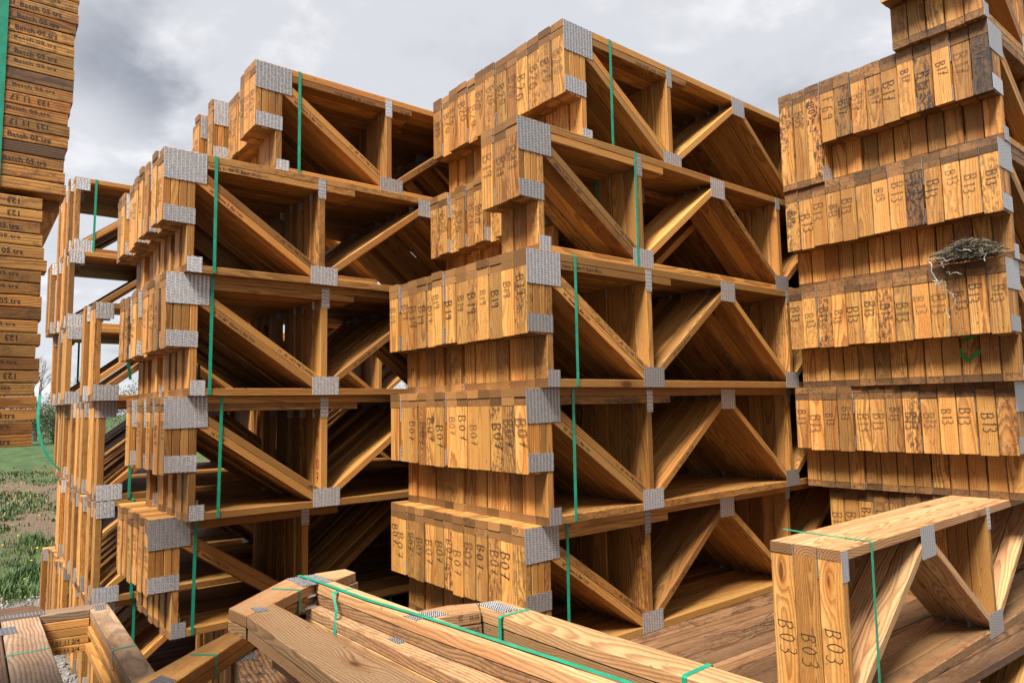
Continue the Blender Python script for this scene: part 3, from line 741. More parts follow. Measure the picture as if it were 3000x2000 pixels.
random.seed(60)
def slab(mb, poly, dirn, ztop, th=0.0372, wear=0.0, rnd=None):
    """flat board from a convex outline in plan, seen from above"""
    k = len(mb.v); c = 0.0024; n = len(poly)
    area = sum(poly[i][0] * poly[(i + 1) % n][1] - poly[(i + 1) % n][0] * poly[i][1] for i in range(n))
    if area < 0: poly = poly[::-1]
    hp = []
    for i in range(n):
        a_, b_ = poly[i], poly[(i + 1) % n]; ex, ey = b_[0] - a_[0], b_[1] - a_[1]; L_ = hypot(ex, ey); nx, ny = ey / L_, -ex / L_
        hp.append((nx, ny, nx * a_[0] + ny * a_[1]))
    B = poly_halfplanes(hp); A = poly_halfplanes(hp, c); L_ = hypot(*dirn)
    mb.prism(A, B, ((dirn[0] / L_, dirn[1] / L_), th, c), (random.uniform(0, 9), 0, -(poly[0][1] * dirn[0] - poly[0][0] * dirn[1]) / L_ + random.uniform(-.03, .03)), (rnd if rnd is not None else random.random(), wear, 0), 0)
    for i in range(k, len(mb.v)):
        x, y, z = mb.v[i]; mb.v[i] = (x, z, ztop - y); mb.g[i] = (mb.g[i][0], mb.g[i][2] * .7, mb.g[i][1])
def chord(root, poly, dirn, z, mats=None, wear=0.0, rnd=None, name='chord', extra=None):
    m = MB(mats or [WOODF, INK]); slab(m, poly, dirn, z, wear=wear, rnd=rnd)
    if extra: extra(m)
    return m.obj(name, root)
def plate4(root, q, z, nx, ny):
    """nail plate pressed flat on top: four corners in plan, teeth tips as beads"""
    m = MB([PLATED, TOOTH]); z = z - .0002
    lx = hypot(q[1][0] - q[0][0], q[1][1] - q[0][1]); ly = hypot(q[3][0] - q[0][0], q[3][1] - q[0][1])
    F = [(p[0], p[1], z + .0014) for p in q]; K = [(p[0], p[1], z) for p in q]; gg = [(0, 0), (lx, 0), (lx, ly), (0, ly)]
    m.face(F, [(a_ + .001, b_ + .002, 0) for a_, b_ in gg], (.5, 0, 0))
    for i in range(4):
        j = (i + 1) % 4; m.face([K[i], K[j], F[j], F[i]], [(0, 0, 0)] * 4, (.5, 0, 0))
    for ix in range(nx):
        for iy in range(ny):
            u = (ix + .5) / nx; v = (iy + .5 + (.25 if ix % 2 else -.1)) / ny; v = min(.95, v)
            px = (q[0][0] * (1 - u) + q[1][0] * u) * (1 - v) + (q[3][0] * (1 - u) + q[2][0] * u) * v
            py = (q[0][1] * (1 - u) + q[1][1] * u) * (1 - v) + (q[3][1] * (1 - u) + q[2][1] * u) * v; r = .0022
            bs = [(px + r, py, z + .0013), (px, py + r, z + .0013), (px - r, py, z + .0013), (px, py - r, z + .0013)]
            for i in range(4): m.face([bs[i], bs[(i + 1) % 4], (px, py, z + .0045)], [(0, 0, 0)] * 3, (.5, 0, 0), 1)
    return m.obj('nail_plate', root)
def teeth(root, x, y, z, ux, uy, n=9):
    """edge of a plate with its teeth bent up, seen in the gap between layers"""
    m = MB([PLATE])
    m.face([(x, y, z), (x + ux, y + uy, z), (x + ux + .02, y + uy + .03, z), (x + .02, y + .03, z)], [(0, 0, 0)] * 4, (.5, 0, 0))
    for i in range(n):
        a_ = i / n; px, py = x + ux * a_, y + uy * a_
        m.face([(px, py, z), (px + ux * .05, py + uy * .05, z), (px + ux * .025, py + uy * .025, z + random.uniform(.010, .014))], [(0, 0, 0)] * 3, (.5, 0, 0))
        m.face([(px + .012, py + .015, z), (px + .012 + ux * .05, py + .015 + uy * .05, z), (px + .012 + ux * .02, py + .015, z + .012)], [(0, 0, 0)] * 3, (.5, 0, 0))
    return m.obj('nail_plate', root)

# centre bundle: heel joint at the left, chords running towards the camera's right
ZC = 1.20; LY = .0392
rc = link('roof_truss_bundle', None, None, (0, 0, 0)); tag(rc, 'bundle of flat-lying roof trusses with a long green strap in the bottom centre', 'roof trusses')
for k in (0, 1):
    z = ZC - k * LY; q = .003 * k
    if k == 0: chord(rc, [(.758, 2.3095), (.879, 2.4025), (1.055, 2.537), (1.150, 2.615), (1.120, 2.712), (1.040, 2.708), (.742, 2.442)], (.79, .61), z, rnd=.31)
    else:
        chord(rc, [(.760, 2.318), (.879, 2.409), (1.055, 2.543), (1.150, 2.621), (1.120, 2.717), (1.040, 2.713), (.790, 2.40)], (.79, .61), z, rnd=.62)
        chord(rc, [(.760, 2.322), (.786, 2.398), (.742, 2.445)], (.1, 1), z, rnd=.2)
    chord(rc, [(.758 + q, 2.3075), (.879 + q, 2.4005), (.905 + q, 1.46), (.935 + q, .45), (.735 + q, .45), (.750 + q, 1.6)], (.02, -1), z, rnd=(.447, .71)[k])
    c0, c1 = Vector((1.066 + q, 2.533)), Vector((1.215 + q, .95)); dd = (c1 - c0).normalized()
    def wr(m, k=k, c0=c0, dd=dd, z=z):
        nn = Vector((dd.x, dd.y, 0))
        if k == 1:
            p_ = c0 + dd * 1.13; scrawl(m, '8', (p_.x - .0045, p_.y - .001, z - .034), nn, (0, 0, 1), .028, .003, jit=.3)
            p_ = c0 + dd * 1.20; scrawl(m, '70V', (p_.x - .0045, p_.y - .001, z - .036), nn, (0, 0, 1), .022, .003, jit=.6)
    chord(rc, [(1.070 + q, 2.531), (1.156 + q, 2.612), (1.195 + q, 1.98), (1.262 + q, .95), (1.190 + q, .95), (1.134 + q, 1.906)], (.07, -1), z, rnd=(.83, .12)[k], extra=wr)
    chord(rc, [(1.158 + q, 2.548), (1.285 + q + .008 * k, 2.615), (1.280 + q + .008 * k, 2.700), (1.124 + q, 2.712), (1.154 + q, 2.617)], (1, .0), z, rnd=.5 + .2 * k, name='web_stub')
    chord(rc, [(1.204 + q, 1.884), (1.342 + q, 1.846), (1.392 + q, 1.930), (1.300 + q, 1.975), (1.198 + q, 1.985)], (.97, -.22), z, name='web', rnd=.35 + .1 * k,
          extra=(lambda m, z=z: stamp(m, '07.55     12', (1.335, 1.8455, z - .010), (-.964, .266, 0), (0, 0, -1), .015)))
    chord(rc, [(1.344 + q, 1.844), (1.394 + q, 1.928), (1.468 + q, 1.908), (1.477 + q, 1.60), (1.515 + q, .60), (1.400 + q, .60), (1.371 + q, 1.4)], (.05, -1), z, rnd=(.205, .77)[k])
for k in range(3):
    z = ZC - .079 - k * LY
    chord(rc, [(1.035, 2.55), (1.118, 2.60), (1.185, 1.55), (1.21, .9), (1.115, .9), (1.085, 1.8)], (.05, -1), z, wear=.25 * (k == 0), rnd=.4 + .17 * k)
chord(rc, [(.86, 2.36), (.985, 2.44), (1.02, .6), (.90, .6)], (.03, -1), ZC - .158, wear=.2)
chord(rc, [(1.36, 1.80), (1.45, 1.86), (1.50, .7), (1.40, .7)], (.03, -1), ZC - .080, wear=.2)
plate4(rc, [(1.035, 2.540), (1.154, 2.536), (1.150, 2.695), (1.037, 2.705)], ZC, 12, 13)
plate4(rc, [(.797, 2.325), (.834, 2.322), (.832, 2.384), (.797, 2.393)], ZC, 5, 7)
plate4(rc, [(1.136, 1.905), (1.248, 1.887), (1.241, 1.948), (1.131, 1.970)], ZC, 11, 6)
plate4(rc, [(1.378, 1.782), (1.447, 1.772), (1.441, 1.902), (1.379, 1.924)], ZC, 7, 12)
plate4(rc, [(1.109, 1.966), (1.160, 1.961), (1.152, 2.024), (1.109, 2.030)], ZC - .079, 5, 6)
teeth(rc, 1.045, 2.520, ZC - .0392 + .001, .035, .010); teeth(rc, 1.035, 2.515, ZC - .0784 + .001, .045, .01, 11)
wrap(rc, (1.004, 2.4985), (.79, .61), .118, ZC - .079, ZC)
mb = MB([STRAP]); e_ = .0012
for (a_, b_) in (((1.087, 2.398, ZC + e_), (1.164, 2.389, ZC + e_)), ((1.086, 2.398, ZC + e_), (1.072, 2.34, ZC - .045)), ((1.072, 2.34, ZC - .045), (1.060, 2.33, ZC - .13))):
    a_, b_ = Vector(a_), Vector(b_); wv = Vector((.003, -.015, -.004))
    for dz_ in (0, .001): mb.face([a_ + Vector((0, 0, dz_)), a_ + wv + Vector((0, 0, dz_)), b_ + wv + Vector((0, 0, dz_)), b_ + Vector((0, 0, dz_))], [(0, 0, 0)] * 4, (0, 0, 0))
mb.obj('strap', rc)
wrap(rc, (1.349, 1.762), (.03, -1), .124, ZC - .079, ZC)
wrap(rc, (1.389, 1.096), (.04, -1), .112, ZC - .079, ZC)
mb = MB([STRAP]); pts = [(1.078, 2.702), (1.094, 2.569), (1.116, 2.208), (1.150, 1.979), (1.173, 1.79), (1.204, 1.494), (1.232, 1.251), (1.262, .98), (1.28, .8)]
for i in range(len(pts) - 1):
    a, b = Vector((*pts[i], 0)), Vector((*pts[i + 1], 0)); dd = (b - a).normalized()
    mb.box(a + Vector((0, 0, ZC + .005 + .0003 * (i % 2))), dd, Vector((-dd.y, dd.x, 0)), (0, 0, 1), (b - a).length + .001, .016, .0012, ch=.0001)
mb.obj('strap', rc)

# slanting board pair under the centre bundle
ZJ = 0.95
rj = link('roof_truss_bundle', None, None, (0, 0, 0)); tag(rj, 'darker pair of flat roof truss boards slanting under the centre bundle, strap near the end', 'roof trusses')
for k in (0, 1):
    z = ZJ - k * LY
    chord(rj, [(.36, 2.345), (.622, 2.602), (1.02, 2.99), (.94, 3.06), (.735, 2.878), (.30, 2.53)], (.71, .70), z, [WOOD], rnd=.91 - .3 * k, wear=.15)
for k in (0, 1, 2): chord(rj, [(.903, 2.922), (1.03, 2.98), (1.05, 2.70), (1.02, 2.0), (.70, 2.0), (.849, 2.632)], (-.15, -1), .875 - k * LY, [WOODG], wear=.8 - .3 * k, name='chord')
plate4(rj, [(.900, 2.860), (.996, 2.873), (.988, 2.996), (.902, 2.940)], .875, 8, 9)
plate4(rj, [(.520, 2.512), (.628, 2.615), (.600, 2.700), (.480, 2.600)], ZJ, 9, 8)
wrap(rj, (.797, 2.7745), (.72, .70), .102, ZJ - .079, ZJ)

# left bundle
ZH = 0.90
rh = link('roof_truss_bundle', None, None, (0, 0, 0)); tag(rh, 'grey weathered bundle of flat roof trusses in the bottom left corner, gravel in its gap', 'roof trusses')
for k in range(5):
    z = ZH - k * .0392; q = .0035 * k * (1 if k % 2 else -1)
    chord(rh, [(.217 + q, 4.078), (.362 + q, 4.062), (.350 + q, 3.007), (.335 + q, 2.0), (.190 + q, 2.0)], (-.013, -1), z, [WOODH if k == 0 else WOOD], wear=random.uniform(0, .25))
    chord(rh, [(.565 + q, 4.024), (.653 + q, 4.078), (.625 + q, 2.934), (.606 + q, 2.1), (.520 + q, 2.1)], (-.02, -1), z, [WOODH if k == 0 else WOOD], wear=random.uniform(0, .25))
    def wr(m, k=k, z=z):
        if k in (3, 4): stamp(m, '123 01 11 2/4', (.385, 4.0615, z - .030), (.979, -.203, 0), (0, 0, 1), .026)
    chord(rh, [(.364, 4.066), (.563, 4.0255), (.650, 4.079), (.640, 4.115), (.395, 4.166)], (.98, -.2), z, [WOODH if k == 0 else WOOD, INK], name='web', extra=wr)
    if k < 2:
        chord(rh, [(-.30, 4.20), (.215, 4.082), (.362, 4.068), (.394, 4.168), (.360, 4.328), (-.30, 4.42)], (.98, -.1), z, [WOODG], wear=.2)
        chord(rh, [(-.05, 4.14), (.213, 4.080), (.200, 3.2), (.186, 2.0), (-.07, 2.0)], (-.013, -1), z - .0005, [WOODG], wear=.3)
plate4(rh, [(.580, 3.975), (.629, 3.972), (.637, 4.073), (.586, 4.085)], ZH, 5, 7)
plate4(rh, [(.10, 4.135), (.390, 4.081), (.391, 4.149), (.10, 4.21)], ZH + .0002, 20, 5)
plate4(rh, [(.10, 3.83), (.266, 3.82), (.262, 3.95), (.10, 3.96)], ZH, 10, 8)
wrap(rh, (.2065, 3.50), (-.012, -1), .145, ZH - .196, ZH)
wrap(rh, (.5445, 3.29), (-.02, -1), .088, ZH - .196, ZH)
wrap(rh, (.0, 4.24), (.98, .02), .09, ZH - .04, ZH)
# cribbing that carries the flat bundles (below the picture)
def crib(label, x, y, ztop, n=2, dirx=True):
    r = link('timber_cribbing', None, None, (x, y, 0)); tag(r, label, 'timber crib', 'rough timber cribs under the flat bundles')
    z = 0.0; k = 0
    while z < ztop - .02:
        h = min(.14, ztop - z)
        for q in (0, 1):
            m = MB([WOODG])
            if k % 2: m.box((-.35, -.3 + q * .5, z), (1, 0, 0), (0, 1, 0), (0, 0, 1), .7, .14, h, ch=.004, wear=.4)
            else: m.box((-.3 + q * .46, -.35, z), (0, 1, 0), (-1, 0, 0), (0, 0, 1), .7, .14, h, ch=.004, wear=.4)
            m.obj('timber', r)
        z += h; k += 1
    return r
crib('rough timber crib under the flat bundle at the bottom centre', 1.05, 1.15, ZC - .156)
crib('rough timber crib under the grey bundle at the bottom left', .42, 2.30, ZH - .196)
crib('rough timber crib under the slanting pair of boards', .75, 1.55, ZJ - .156)

# ------------------------------------------------------------------ tall stack of flat roof trusses at the left edge
random.seed(70)
rg = link('roof_truss_stack', None, None, (.236, 2.60, 0), radians(-.5)); tag(rg, 'tall stack of flat roof trusses stamped Batch 05 at the left edge', 'roof truss stack')
def chord_end(z, xr, txt, mode, wear, m_=WOOD):
    m = MB([m_, INK]); h = .0375
    m.box((-2.6, 0, z), (1, 0, 0), (0, 1, 0), (0, 0, 1), 2.6 + xr, .14 if z > 2.48 else .089, h - .0012, ch=.002, wear=wear)
    if txt:
        w_ = 0.01 * 1
        if mode == 'up': stamp(m, txt, (xr - .022 - .0155 * len(txt) * .76, -.0006, z + .009), (1, 0, 0), (0, 0, 1), .0235)
        elif mode == 'cut': stamp(m, txt, (xr - .025 - .0155 * len(txt) * .76, -.0006, z + .019), (1, 0, 0), (0, 0, .62), .0235)
        elif mode == 'rev': stamp(m, txt, (xr - .055, -.0006, z + .028), (-1, 0, 0), (0, 0, -1), .0245)
    m.obj('chord', rg)
low = [('123', 'rev'), ('123', 'rev'), ('2-Roof_Batch 05.trs', 'up'), ('2-Roof_Batch 05.trs', 'cut'), ('2-Roof_Batch 05.trs', 'up'), (None, 0), ('2-Roof_Batch 05.trs', 'cut'), ('2-Roof_Batch 05.trs', 'cut'),
       ('2-Roof_Batch 05.trs', 'up'), (None, 0), ('2-Roof_Batch 05.trs', 'cut'), ('123', 'rev'), (None, 0), ('2-Roof_Batch 05.trs', 'cut'), ('123', 'rev'), ('2-Roof_Batch 05.trs', 'cut'), (None, 0),
       ('2-Roof_Batch 05.trs', 'up'), ('2-Roof_Batch 05.trs', 'cut'), ('2-Roof_Batch 05.trs', 'up')]
PX = 0.039
z = 2.535 - .038
for i, (tx, md) in enumerate(low):
    chord_end(z, -.038 + random.uniform(-.008, .008) - (.012 if i < 3 else 0) + (.006 if 3 <= i < 8 else 0), tx, md, random.uniform(0, .35)); z -= PX
zlow = z + PX
upp = [(None, 0), (None, 0), ('Home 2-Roof_Batch 05.trs', 'up'), (None, 1), ('Home 2-Roof_Batch 05.trs', 'up'), ('123  11 17 1/4', 'rev'), ('Home 2-Roof_Batch 05.trs', 'cut'), ('123  11 17 1/4', 'rev'),
       ('Home 2-Roof_Batch 05.trs', 'cut'), (None, 1), ('Home 2-Roof_Batch 05.trs', 'cut'), ('Home 2-Roof_Batch 05.trs', 'up'), ('Home 2-Roof_Batch 05.trs', 'cut'), ('Home 2-Roof_Batch 05.trs', 'up'),
       ('Home 2-Roof_Batch 05.trs', 'up'), ('Home 2-Roof_Batch 05.trs', 'up'), ('Home 2-Roof_Batch 05.trs', 'cut'), (None, 0), (None, 1), (None, 0), (None, 0)]
z = 2.555
for i, (tx, md) in enumerate(upp):
    chord_end(z, .012 + .0012 * i + random.uniform(-.005, .006), tx, md, random.uniform(.1, .5), WOODG if md == 1 else WOOD); z += PX
ztop = z
# underside board that slants back beneath the upper part
m = MB([WOOD]); m.box((.010, .0905, 2.5165), (0, 1, 0), (-1, 0, 0), (0, 0, 1), 1.5, .14, .0372, ch=.002, wear=.2); m.obj('web', rg)
strap_loop(rg, -.176, -.001, .142, 2.553, ztop, wd=.022)
# inner rows of the stack further back, and the cribbing it stands on outside the picture
m = MB([WOOD]); 
for z_ in (zlow, zlow + .4, 2.0, 2.6, 3.0): m.box((-2.5, .25, z_), (1, 0, 0), (0, 1, 0), (0, 0, 1), 2.2, .09, .037, wear=.2)
m.obj('web', rg)
cr = link('timber_cribbing', None, None, (-1.9, 3.1, 0)); tag(cr, 'tall timber crib carrying the roof truss stack beyond the left edge', 'timber crib', 'rough timber cribs under the flat bundles')
zc = 0; k = 0
while zc < zlow - .15:
    for q in (0, 1):
        m = MB([WOODG])
        if k % 2: m.box((-.6, -.35 + q * .56, zc), (1, 0, 0), (0, 1, 0), (0, 0, 1), 1.2, .14, .14, ch=.004, wear=.4)
        else: m.box((-.5 + q * .9, -.4, zc), (0, 1, 0), (-1, 0, 0), (0, 0, 1), .8, .14, .14, ch=.004, wear=.4)
        m.obj('timber', cr)
    zc += .14; k += 1
m = MB([WOODG]); m.box((-.6, -.35, zc), (1, 0, 0), (0, 1, 0), (0, 0, 1), 1.2, .14, zlow - zc - .001, ch=.004); m.obj('timber', cr)
m = MB([WOODG]); m.box((-.6, .21, zc), (1, 0, 0), (0, 1, 0), (0, 0, 1), 1.2, .14, zlow - zc - .001, ch=.004); m.obj('timber', cr)

# ------------------------------------------------------------------ loose hanging strap, nest, twigs
def ribbon3(name, pts, wdir, wd, th, material):
    mb = MB([material]); P = [Vector(p) for p in pts]; wv = Vector(wdir).normalized() * wd
    for i in range(len(P) - 1):
        a, b = P[i], P[i + 1]; n_ = (b - a).cross(wv).normalized() * th
        for s_ in (0, 1): mb.face([a + n_ * s_, a + wv + n_ * s_, b + wv + n_ * s_, b + n_ * s_], [(0, 0, 0)] * 4, (0, 0, 0))
        mb.face([a, a + n_, b + n_, b], [(0, 0, 0)] * 4, (0, 0, 0)); mb.face([a + wv, a + wv + n_, b + wv + n_, b + wv], [(0, 0, 0)] * 4, (0, 0, 0))
    return mb.obj(name)
def bez(p0, p1, p2, p3, n=18):
    r = []
    for i in range(n + 1):
        s_ = i / n; r.append(tuple((1 - s_) ** 3 * a + 3 * (1 - s_) ** 2 * s_ * b + 3 * (1 - s_) * s_ ** 2 * c + s_ ** 3 * d_ for a, b, c, d_ in zip(p0, p1, p2, p3)))
    return r
o = ribbon3('loose_strap', bez((.555, 6.98, 2.02), (.525, 6.98, 1.80), (.545, 6.98, 1.55), (.72, 6.95, 1.38)), (.8, -.5, .1), .022, .0012, STRAP)
tag(o, 'loose green strap end curling down beside the far left stack', 'strap')
o = ribbon3('loose_strap', bez((.80, 4.86, 2.50), (.80, 4.86, 2.40), (.82, 4.86, 2.25), (.845, 4.85, 2.06)), (.9, -.2, .1), .017, .0012, STRAP)
tag(o, 'short green strap end dangling in front of the webs between left and far left stacks', 'strap')

TW = simple('dry_twig_bark', (0.028, 0.020, 0.014), 0.85); TWL = simple('pale_dry_grass', (0.30, 0.25, 0.16), 0.85); STR = simple('white_plastic_twine', (0.34, 0.33, 0.30), 0.5)
rn = link('bird_nest', None, None, (3.975, 1.225, Z[4])); tag(rn, 'untidy bird nest of twigs with white twine on a ledge of the right stack', 'nest')
random.seed(80)
mb = MB([TW, TWL])
for i in range(1300):
    a = random.uniform(0, 2 * pi); ln = random.uniform(.04, .15); rr = random.uniform(0, 1)
    hgt = .002 + .105 * random.random() * (1 - .7 * rr * rr)
    cx, cy = cos(a) * rr * .06, sin(a) * rr * .135
    th = random.gauss(pi / 2, .8); ex, ey = cos(th) * ln / 2, sin(th) * ln / 2
    cx = min(.075, cx); bend = random.uniform(-.02, .02); zt = random.uniform(-.012, .012)
    pts = [(cx - ex, cy - ey, max(.001, hgt - zt)), (cx + bend * .3, cy + bend, hgt + .01), (cx + ex * .9, cy + ey, max(.001, hgt + zt))]
    pts = [(max(-.095, min(.085, p[0])), p[1], p[2]) for p in pts]
    mb.tube(pts, random.uniform(.0005, .0014), 4, 0 if random.random() < .72 else 1)
mb.obj('twigs', rn)
mb = MB([STR])
def squig(p, q, n, amp, r):
    P = []
    for i in range(n + 1):
        s_ = i / n; P.append(tuple(a + (b - a) * s_ + random.uniform(-amp, amp) for a, b in zip(p, q)))
    mb.tube(P, r, 4)
squig((-.085, .155, .03), (-.10, .115, -.11), 9, .006, .0022); squig((-.10, .115, -.11), (-.10, .055, -.17), 12, .014, .0018)
squig((-.10, .055, -.17), (-.10, .035, -.22), 6, .006, .0014); squig((-.10, .035, -.22), (-.095, .085, -.26), 5, .004, .0016); squig((-.095, .085, -.26), (-.10, .07, -.29), 3, .003, .0022)
squig((-.08, .155, .03), (-.09, .05, .0), 8, .008, .0022); squig((-.09, .13, -.10), (-.10, .085, -.13), 12, .02, .0018); squig((-.09, -.08, .04), (-.10, -.11, -.03), 9, .014, .0015)
squig((-.09, .08, -.06), (-.10, .0, -.075), 6, .008, .0015); squig((-.06, .03, .05), (-.08, -.05, .03), 5, .012, .0022); squig((-.08, .10, .0), (-.09, .08, -.035), 4, .006, .002)
mb.obj('twine', rn)

rt = MB([TW]); random.seed(81)
for (p, q, r) in (((0, 0, .004), (.30, -.02, .012), .0022), ((.08, 0, .006), (.02, -.09, .012), .0018), ((.12, 0, .006), (.26, -.10, .01), .0018), ((.16, -.01, .008), (.34, .05, .012), .0016), ((-.12, .05, .004), (.05, .0, .008), .0014), ((.2, -.02, .01), (.40, -.10, .008), .0014), ((-.2, .08, .003), (-.05, -.02, .008), .001)):
    P = [tuple(a + (b - a) * s_ / 6 + random.uniform(-.007, .007) * (k < 2) for k, (a, b) in enumerate(zip(p, q))) for s_ in range(7)]
    rt.tube(P, r, 4)
o = rt.obj('dry_twig', None, (3.1, 2.06, Z[1] + .001)); tag(o, 'dry forked twig lying on the board deck', 'twig')
o.location.z = Z[1] + .004

# ------------------------------------------------------------------ ground
gm, t = mat('yard_ground')
o_ = t.n('ShaderNodeOutputMaterial'); p_ = t.n('ShaderNodeBsdfPrincipled'); t.l(p_.outputs[0], o_.inputs[0])
pos = t.n('ShaderNodeNewGeometry').outputs['Position']; px, py, pz = t.xyz(pos)
na = t.noise(t.vm('MULTIPLY', pos, (1.0, .55, 1.0)), 1.1, 6, .62); nb_ = t.noise(pos, 5.5, 5, .65); nc = t.noise(pos, 45.0, 4, .7)
dirt_b = t.m('MULTIPLY', t.ss(py, 12.0, 15.0), t.ss(py, 20.0, 26.0, 1.0, 0.0))
gfac = t.ss(t.m('SUBTRACT', t.m('ADD', t.m('MULTIPLY', na, .6), t.m('MULTIPLY', nb_, .4)), t.m('MULTIPLY', dirt_b, .16)), .40, .50)
nm = t.noise(pos, 13.0, 5, .75); soil = t.mix(t.ss(t.m('ADD', t.m('MULTIPLY', nc, .4), t.m('MULTIPLY', nm, .6)), .36, .62), (0.030, 0.018, 0.010), (0.17, 0.110, 0.062)); grass = t.mix(nb_, (0.014, 0.038, 0.006), (0.062, 0.085, 0.016))
far = t.mix(t.ss(t.noise(t.vm('MULTIPLY', pos, (1.0, .3, 1.0)), 1.6, 6, .7), .35, .65), (0.012, 0.038, 0.005), (0.045, 0.088, 0.014))
c = t.mix(gfac, soil, grass); c = t.mix(t.ss(py, 27.0, 34.0), c, far)
gr = t.mix(t.ss(nc, .35, .65), (0.07, 0.062, 0.055), (0.24, 0.22, 0.20))
c = t.mix(t.ss(t.m('ADD', py, t.m('MULTIPLY', nb_, 1.2)), 9.0, 9.5, 1.0, 0.0), c, gr)
t.l(c, p_.inputs['Base Color']); p_.inputs['Roughness'].default_value = .95
b = t.n('ShaderNodeBump'); b.inputs['Strength'].default_value = .8; b.inputs['Distance'].default_value = .03
t.l(t.m('ADD', nc, nb_), b.inputs['Height']); t.l(b.outputs[0], p_.inputs['Normal'])
me = bpy.data.meshes.new('ground'); me.from_pydata([(-900, -900, 0), (900, -900, 0), (900, 900, 0), (-900, 900, 0)], [], [(0, 1, 2, 3)]); me.materials.append(gm)
o = link('ground', me); tag(o, kind='structure')

# gravel stones
random.seed(90)
SM, t = mat('gravel_stone'); o_ = t.n('ShaderNodeOutputMaterial'); p_ = t.n('ShaderNodeBsdfPrincipled'); t.l(p_.outputs[0], o_.inputs[0])
g = t.n('ShaderNodeAttribute', attribute_name='bvar').outputs['Vector']; t.l(t.mix(t.xyz(g)[0], (0.09, 0.082, 0.075), (0.28, 0.26, 0.24)), p_.inputs['Base Color']); p_.inputs['Roughness'].default_value = .9
mb = MB([SM])
for i in range(5200):
    x, y = random.uniform(-.3, 2.4), random.uniform(4.6, 9.4)
    r = random.uniform(.008, .024); k = [(random.uniform(.6, 1.2)) for _ in range(6)]
    b = (random.random(), 0, 0)
    V = [(x + r * k[0], y, r * .4), (x, y + r * k[1], r * .5), (x - r * k[2], y, r * .4), (x, y - r * k[3], r * .5), (x + r * .1, y, r * k[4]), ]
    for (a_, b_) in ((0, 1), (1, 2), (2, 3), (3, 0)):
        mb.face([V[a_], V[b_], V[4]], [(0, 0, 0)] * 3, b)
        mb.face([V[a_], (V[a_][0], V[a_][1], 0), (V[b_][0], V[b_][1], 0), V[b_]], [(0, 0, 0)] * 4, b)
o = mb.obj('gravel'); tag(o, 'loose grey gravel between the stacks', 'gravel', kind='stuff')

# grass and weeds in the open ground at the left
GM, t = mat('grass_blade'); o_ = t.n('ShaderNodeOutputMaterial'); p_ = t.n('ShaderNodeBsdfPrincipled'); t.l(p_.outputs[0], o_.inputs[0])
g = t.n('ShaderNodeAttribute', attribute_name='bvar').outputs['Vector']; q = t.xyz(g)
t.l(t.mix(q[1], t.mix(q[0], (0.014, 0.045, 0.007), (0.06, 0.115, 0.018)), (0.20, 0.15, 0.06)), p_.inputs['Base Color']); p_.inputs['Roughness'].default_value = .6
def clump(mb, x, y, n, h, spread, dry=0.0):
    b0 = random.random()
    for _ in range(n):
        a = random.uniform(0, 2 * pi); hh = h * random.uniform(.5, 1.1); l_ = random.uniform(.2, .8) * hh
        wx, wy = cos(a + pi / 2) * .006, sin(a + pi / 2) * .006
        if y > 14: wx *= 2; wy *= 2
        x0, y0 = x + random.gauss(0, spread), y + random.gauss(0, spread)
        m1 = (x0 + cos(a) * l_ * .4, y0 + sin(a) * l_ * .4, hh * .65); tp = (x0 + cos(a) * l_, y0 + sin(a) * l_, hh)
        b = (min(1, max(0, b0 + random.uniform(-.3, .3))), 1.0 if random.random() < dry else 0.0, 0)
        mb.face([(x0 - wx, y0 - wy, 0), (x0 + wx, y0 + wy, 0), (m1[0] + wx * .7, m1[1] + wy * .7, m1[2]), (m1[0] - wx * .7, m1[1] - wy * .7, m1[2])], [(0, 0, 0)] * 4, b)
        mb.face([(m1[0] - wx * .7, m1[1] - wy * .7, m1[2]), (m1[0] + wx * .7, m1[1] + wy * .7, m1[2]), tp], [(0, 0, 0)] * 3, b)
mb = MB([GM])
from mathutils import noise as mn
for i in range(5200):
    y = 8.6 + 22 * random.random() ** 1.7; x = y * random.uniform(-.02, .16) + random.uniform(-.3, .5)
    nv = mn.noise(Vector((x * .55, y * .4, 3.1))) + .5 * mn.noise(Vector((x * 1.7, y * 1.3, 7.7)))
    if 12.5 < y < 22: nv -= .16
    if nv < .02 and random.random() > .12: continue
    clump(mb, x, y, 5, random.uniform(.03, .09) * (1 + max(0, nv)), .05, .12)
for (x, y, s_) in ((.95, 9.3, 1), (1.05, 9.6, 1), (.85, 9.9, 1), (.55, 9.6, .7), (1.0, 12.3, .8), (.7, 8.9, .6), (.45, 9.0, .6), (1.05, 10.2, .9), (.6, 14.0, .6)):
    for _ in range(14): clump(mb, x + random.gauss(0, .12), y + random.gauss(0, .14), 14, .22 * s_, .06)
o = mb.obj('grass'); tag(o, 'patchy green grass and weeds in the open yard at the left', 'grass', kind='stuff')
YM = simple('dandelion_yellow', (0.75, 0.48, 0.02), .7)
mb = MB([YM])
for i in range(46):
    y = 8.8 + 18 * random.random() ** 1.3; x = y * random.uniform(.0, .13); z = random.uniform(.06, .14); r = random.uniform(.010, .018)
    ring = [(x + r * cos(2 * pi * k / 8), y + r * sin(2 * pi * k / 8), z) for k in range(8)]
    for k in range(8):
        mb.face([ring[k], ring[(k + 1) % 8], (x, y, z + r * .6)], [(0, 0, 0)] * 3, (0, 0, 0)); mb.face([ring[k], ring[(k + 1) % 8], (x, y, z - r * .6)], [(0, 0, 0)] * 3, (0, 0, 0))
o = mb.obj('dandelions'); tag(o, 'yellow dandelion heads scattered through the grass', 'flowers', kind='stuff')

